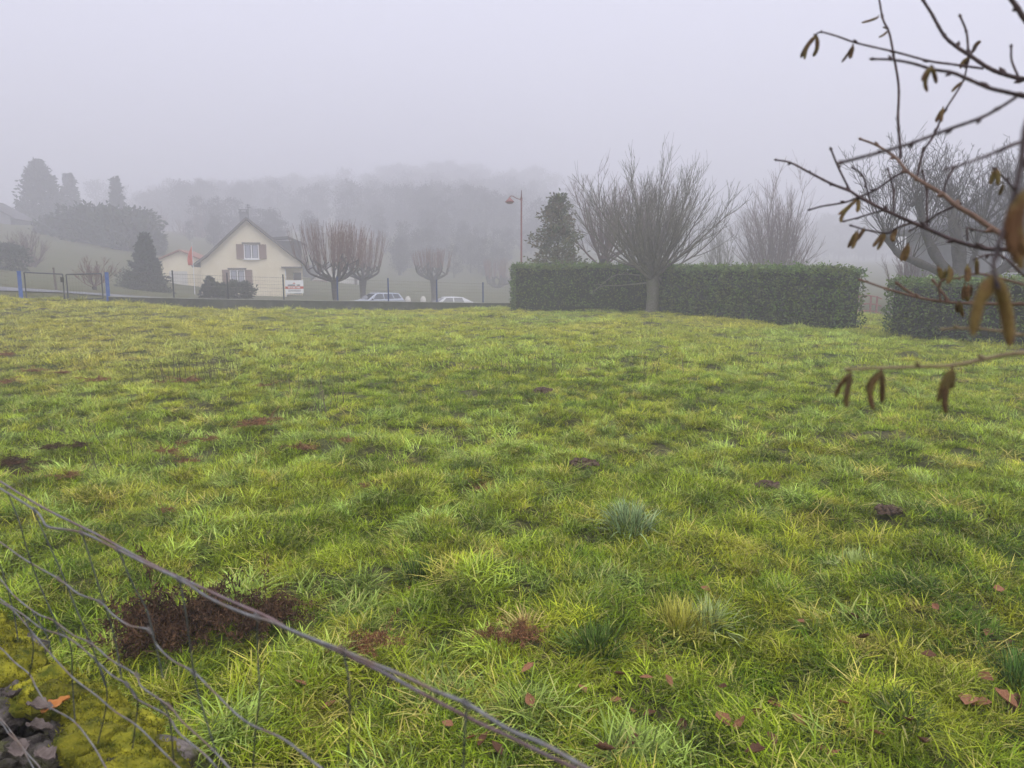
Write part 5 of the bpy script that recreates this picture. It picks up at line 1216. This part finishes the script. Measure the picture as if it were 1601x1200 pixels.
hz_branch('n', [(1523,76),(1513,98),(1505,128),(1476,175),(1461,210),(1443,238),(1434,275)], .90, .925, 1.4, 2.3, ext=False)
hz_branch('o', [(1576,-8),(1591,12),(1601,28),(1640,80)], .70, .70, 4.0, 5.0)
hz_branch('p', [(1348,438),(1389,452),(1437,465),(1481,472),(1522,474),(1573,475),(1601,475),(1655,476)], .93, .84, 1.7, 3.4, 'hazel_brown')
hz_branch('p1', [(1406,445),(1423,457),(1440,466)], .92, .91, 2.2, 2.2, 'hazel_brown', ext=False)
hz_branch('p2', [(1461,441),(1472,455),(1484,471)], .90, .89, 2.0, 2.3, 'hazel_brown', ext=False)
hz_branch('q', [(1330,577),(1379,575),(1437,573),(1488,571),(1539,561),(1573,554),(1601,551),(1660,545)], .58, .54, 2.4, 4.4, 'hazel_olive')
hz_branch('r', [(1558,440),(1553,415),(1560,385),(1574,345),(1589,294),(1597,250),(1606,190),(1640,120)], .36, .38, 3.5, 6.0)
hz_branch('s', [(1478,514),(1500,513),(1536,514),(1601,523),(1650,530)], .62, .60, 2.0, 2.8, 'hazel_olive')
hz_branch('u', [(1556,265),(1575,283),(1592,305),(1610,320)], .80, .79, 1.6, 2.1, ext=True)
hz_branch('v', [(1470,466),(1470,440),(1500,434),(1535,428),(1601,445)], .83, .80, 1.5, 2.2, 'hazel_brown')
hz_branch('x1', [(1527,404),(1545,398),(1570,402),(1601,430),(1650,450)], .80, .78, 1.6, 2.4)
def catkin(key, a, c, r_px, m='catkin'):
    o, d0, d1 = branches[key]; d = d0 if key not in 'bciknpqr' else None
    if d is None: d = d0+(d1-d0)*min(1, max(0, (a[0]-1215)/420)) if key in 'bc' else (d0+d1)/2
    p = P(a[0], a[1], d-.004); q = P(c[0], c[1], d-.004 + rng.normal()*.006); L_ = np.linalg.norm(q-p); n = 25; u = np.linspace(0, 1, n); bend = rng.normal(size=3)*L_*.06
    pts = p[None]+(q-p)[None]*u[:, None]+bend[None]*np.sin(u*math.pi)[:, None]; prof = np.interp(u*12, range(13), [.35,.75,.95,1,1,1,1,.98,.97,.95,.9,.72,.35]); r = r_px*(.72 if m == 'catkin' else .80)*d/F_PX*prof*(1+.11*np.where(np.arange(n) % 2, 1, -1))
    b = MB(); b.tube(pts, r, 10, rng.uniform(0, 1)); s_ = P(a[0]+rng.normal()*.5, a[1]-3, d); b.tube([s_, p+(q-p)*.05], [r_px*.25*d/F_PX]*2, 5, .2)
    ob = b.build('catkin', M[m], o, True); ob.data.transform(mathutils.Matrix.Translation(Vector(-hb_)))
for key, a, c, r in [('j',(1274,56),(1252,90),4.2),('j',(1276,56),(1258,92),4.2),('j',(1277,56),(1271,88),4.4),('j',(1333,72),(1316,97),3.0),('j',(1334,72),(1329,90),4.0),('a',(1374,26),(1347,35),2.6),('a',(1388,48),(1374,58),2.2),('a',(1390,46),(1380,42),2.0),
 ('k',(1455,106),(1442,126),4.5),('k',(1456,106),(1450,143),4.5),('k',(1457,106),(1464,130),4.5),('n',(1522,80),(1533,64),4.2),('n',(1520,82),(1527,66),3.6),('n',(1513,90),(1502,106),4.0),('n',(1514,90),(1508,106),4.0),('n',(1505,128),(1488,143),3.4),('n',(1474,170),(1464,190),3.8),('n',(1475,170),(1472,190),3.8),
 ('u',(1554,267),(1548,288),5),('u',(1559,265),(1560,290),5),('u',(1568,288),(1562,305),3.6),('c',(1341,311),(1311,335),3.6),('c',(1338,312),(1315,347),4),('c',(1342,311),(1340,331),4),('f',(1338,364),(1326,387),4),('f',(1341,362),(1332,388),4.2),('f',(1351,358),(1339,376),4.0),('f',(1380,366),(1365,385),4),('f',(1382,366),(1372,390),4.4),('f',(1402,359),(1398,376),5.0),
 ('h4',(1420,383),(1409,408),5),('h4',(1419,383),(1414,408),4.6),('v',(1467,418),(1470,435),5),('v',(1478,423),(1473,440),5),('v',(1484,418),(1481,443),5.5),('x1',(1512,416),(1512,440),6),('x1',(1527,406),(1528,430),4.8),('p',(1508,446),(1506,468),4.5),('p',(1514,446),(1513,470),5),('p',(1519,447),(1517,464),4.0),('p',(1498,474),(1497,488),5.5),('p',(1502,474),(1506,495),4.2),
 ('q',(1329,584),(1306,621),5),('q',(1330,584),(1324,637),6),('q',(1329,584),(1319,628),5),('q',(1377,581),(1357,615),5.5),('q',(1378,581),(1366,640),6),('q',(1379,581),(1379,630),6),('q',(1488,578),(1466,629),6),('q',(1489,578),(1479,646),7),('q',(1490,578),(1487,608),5.5)]: catkin(key, a, c, r)
for a, c, r in [((1553,432),(1521,524),11),((1557,432),(1579,540),12),((1553,436),(1540,470),8),((1592,310),(1597,420),12),((1588,320),(1583,398),12),((1600,300),(1606,400),12),((1582,330),(1572,372),8)]: catkin('r', a, c, r, 'catkin_yellow')
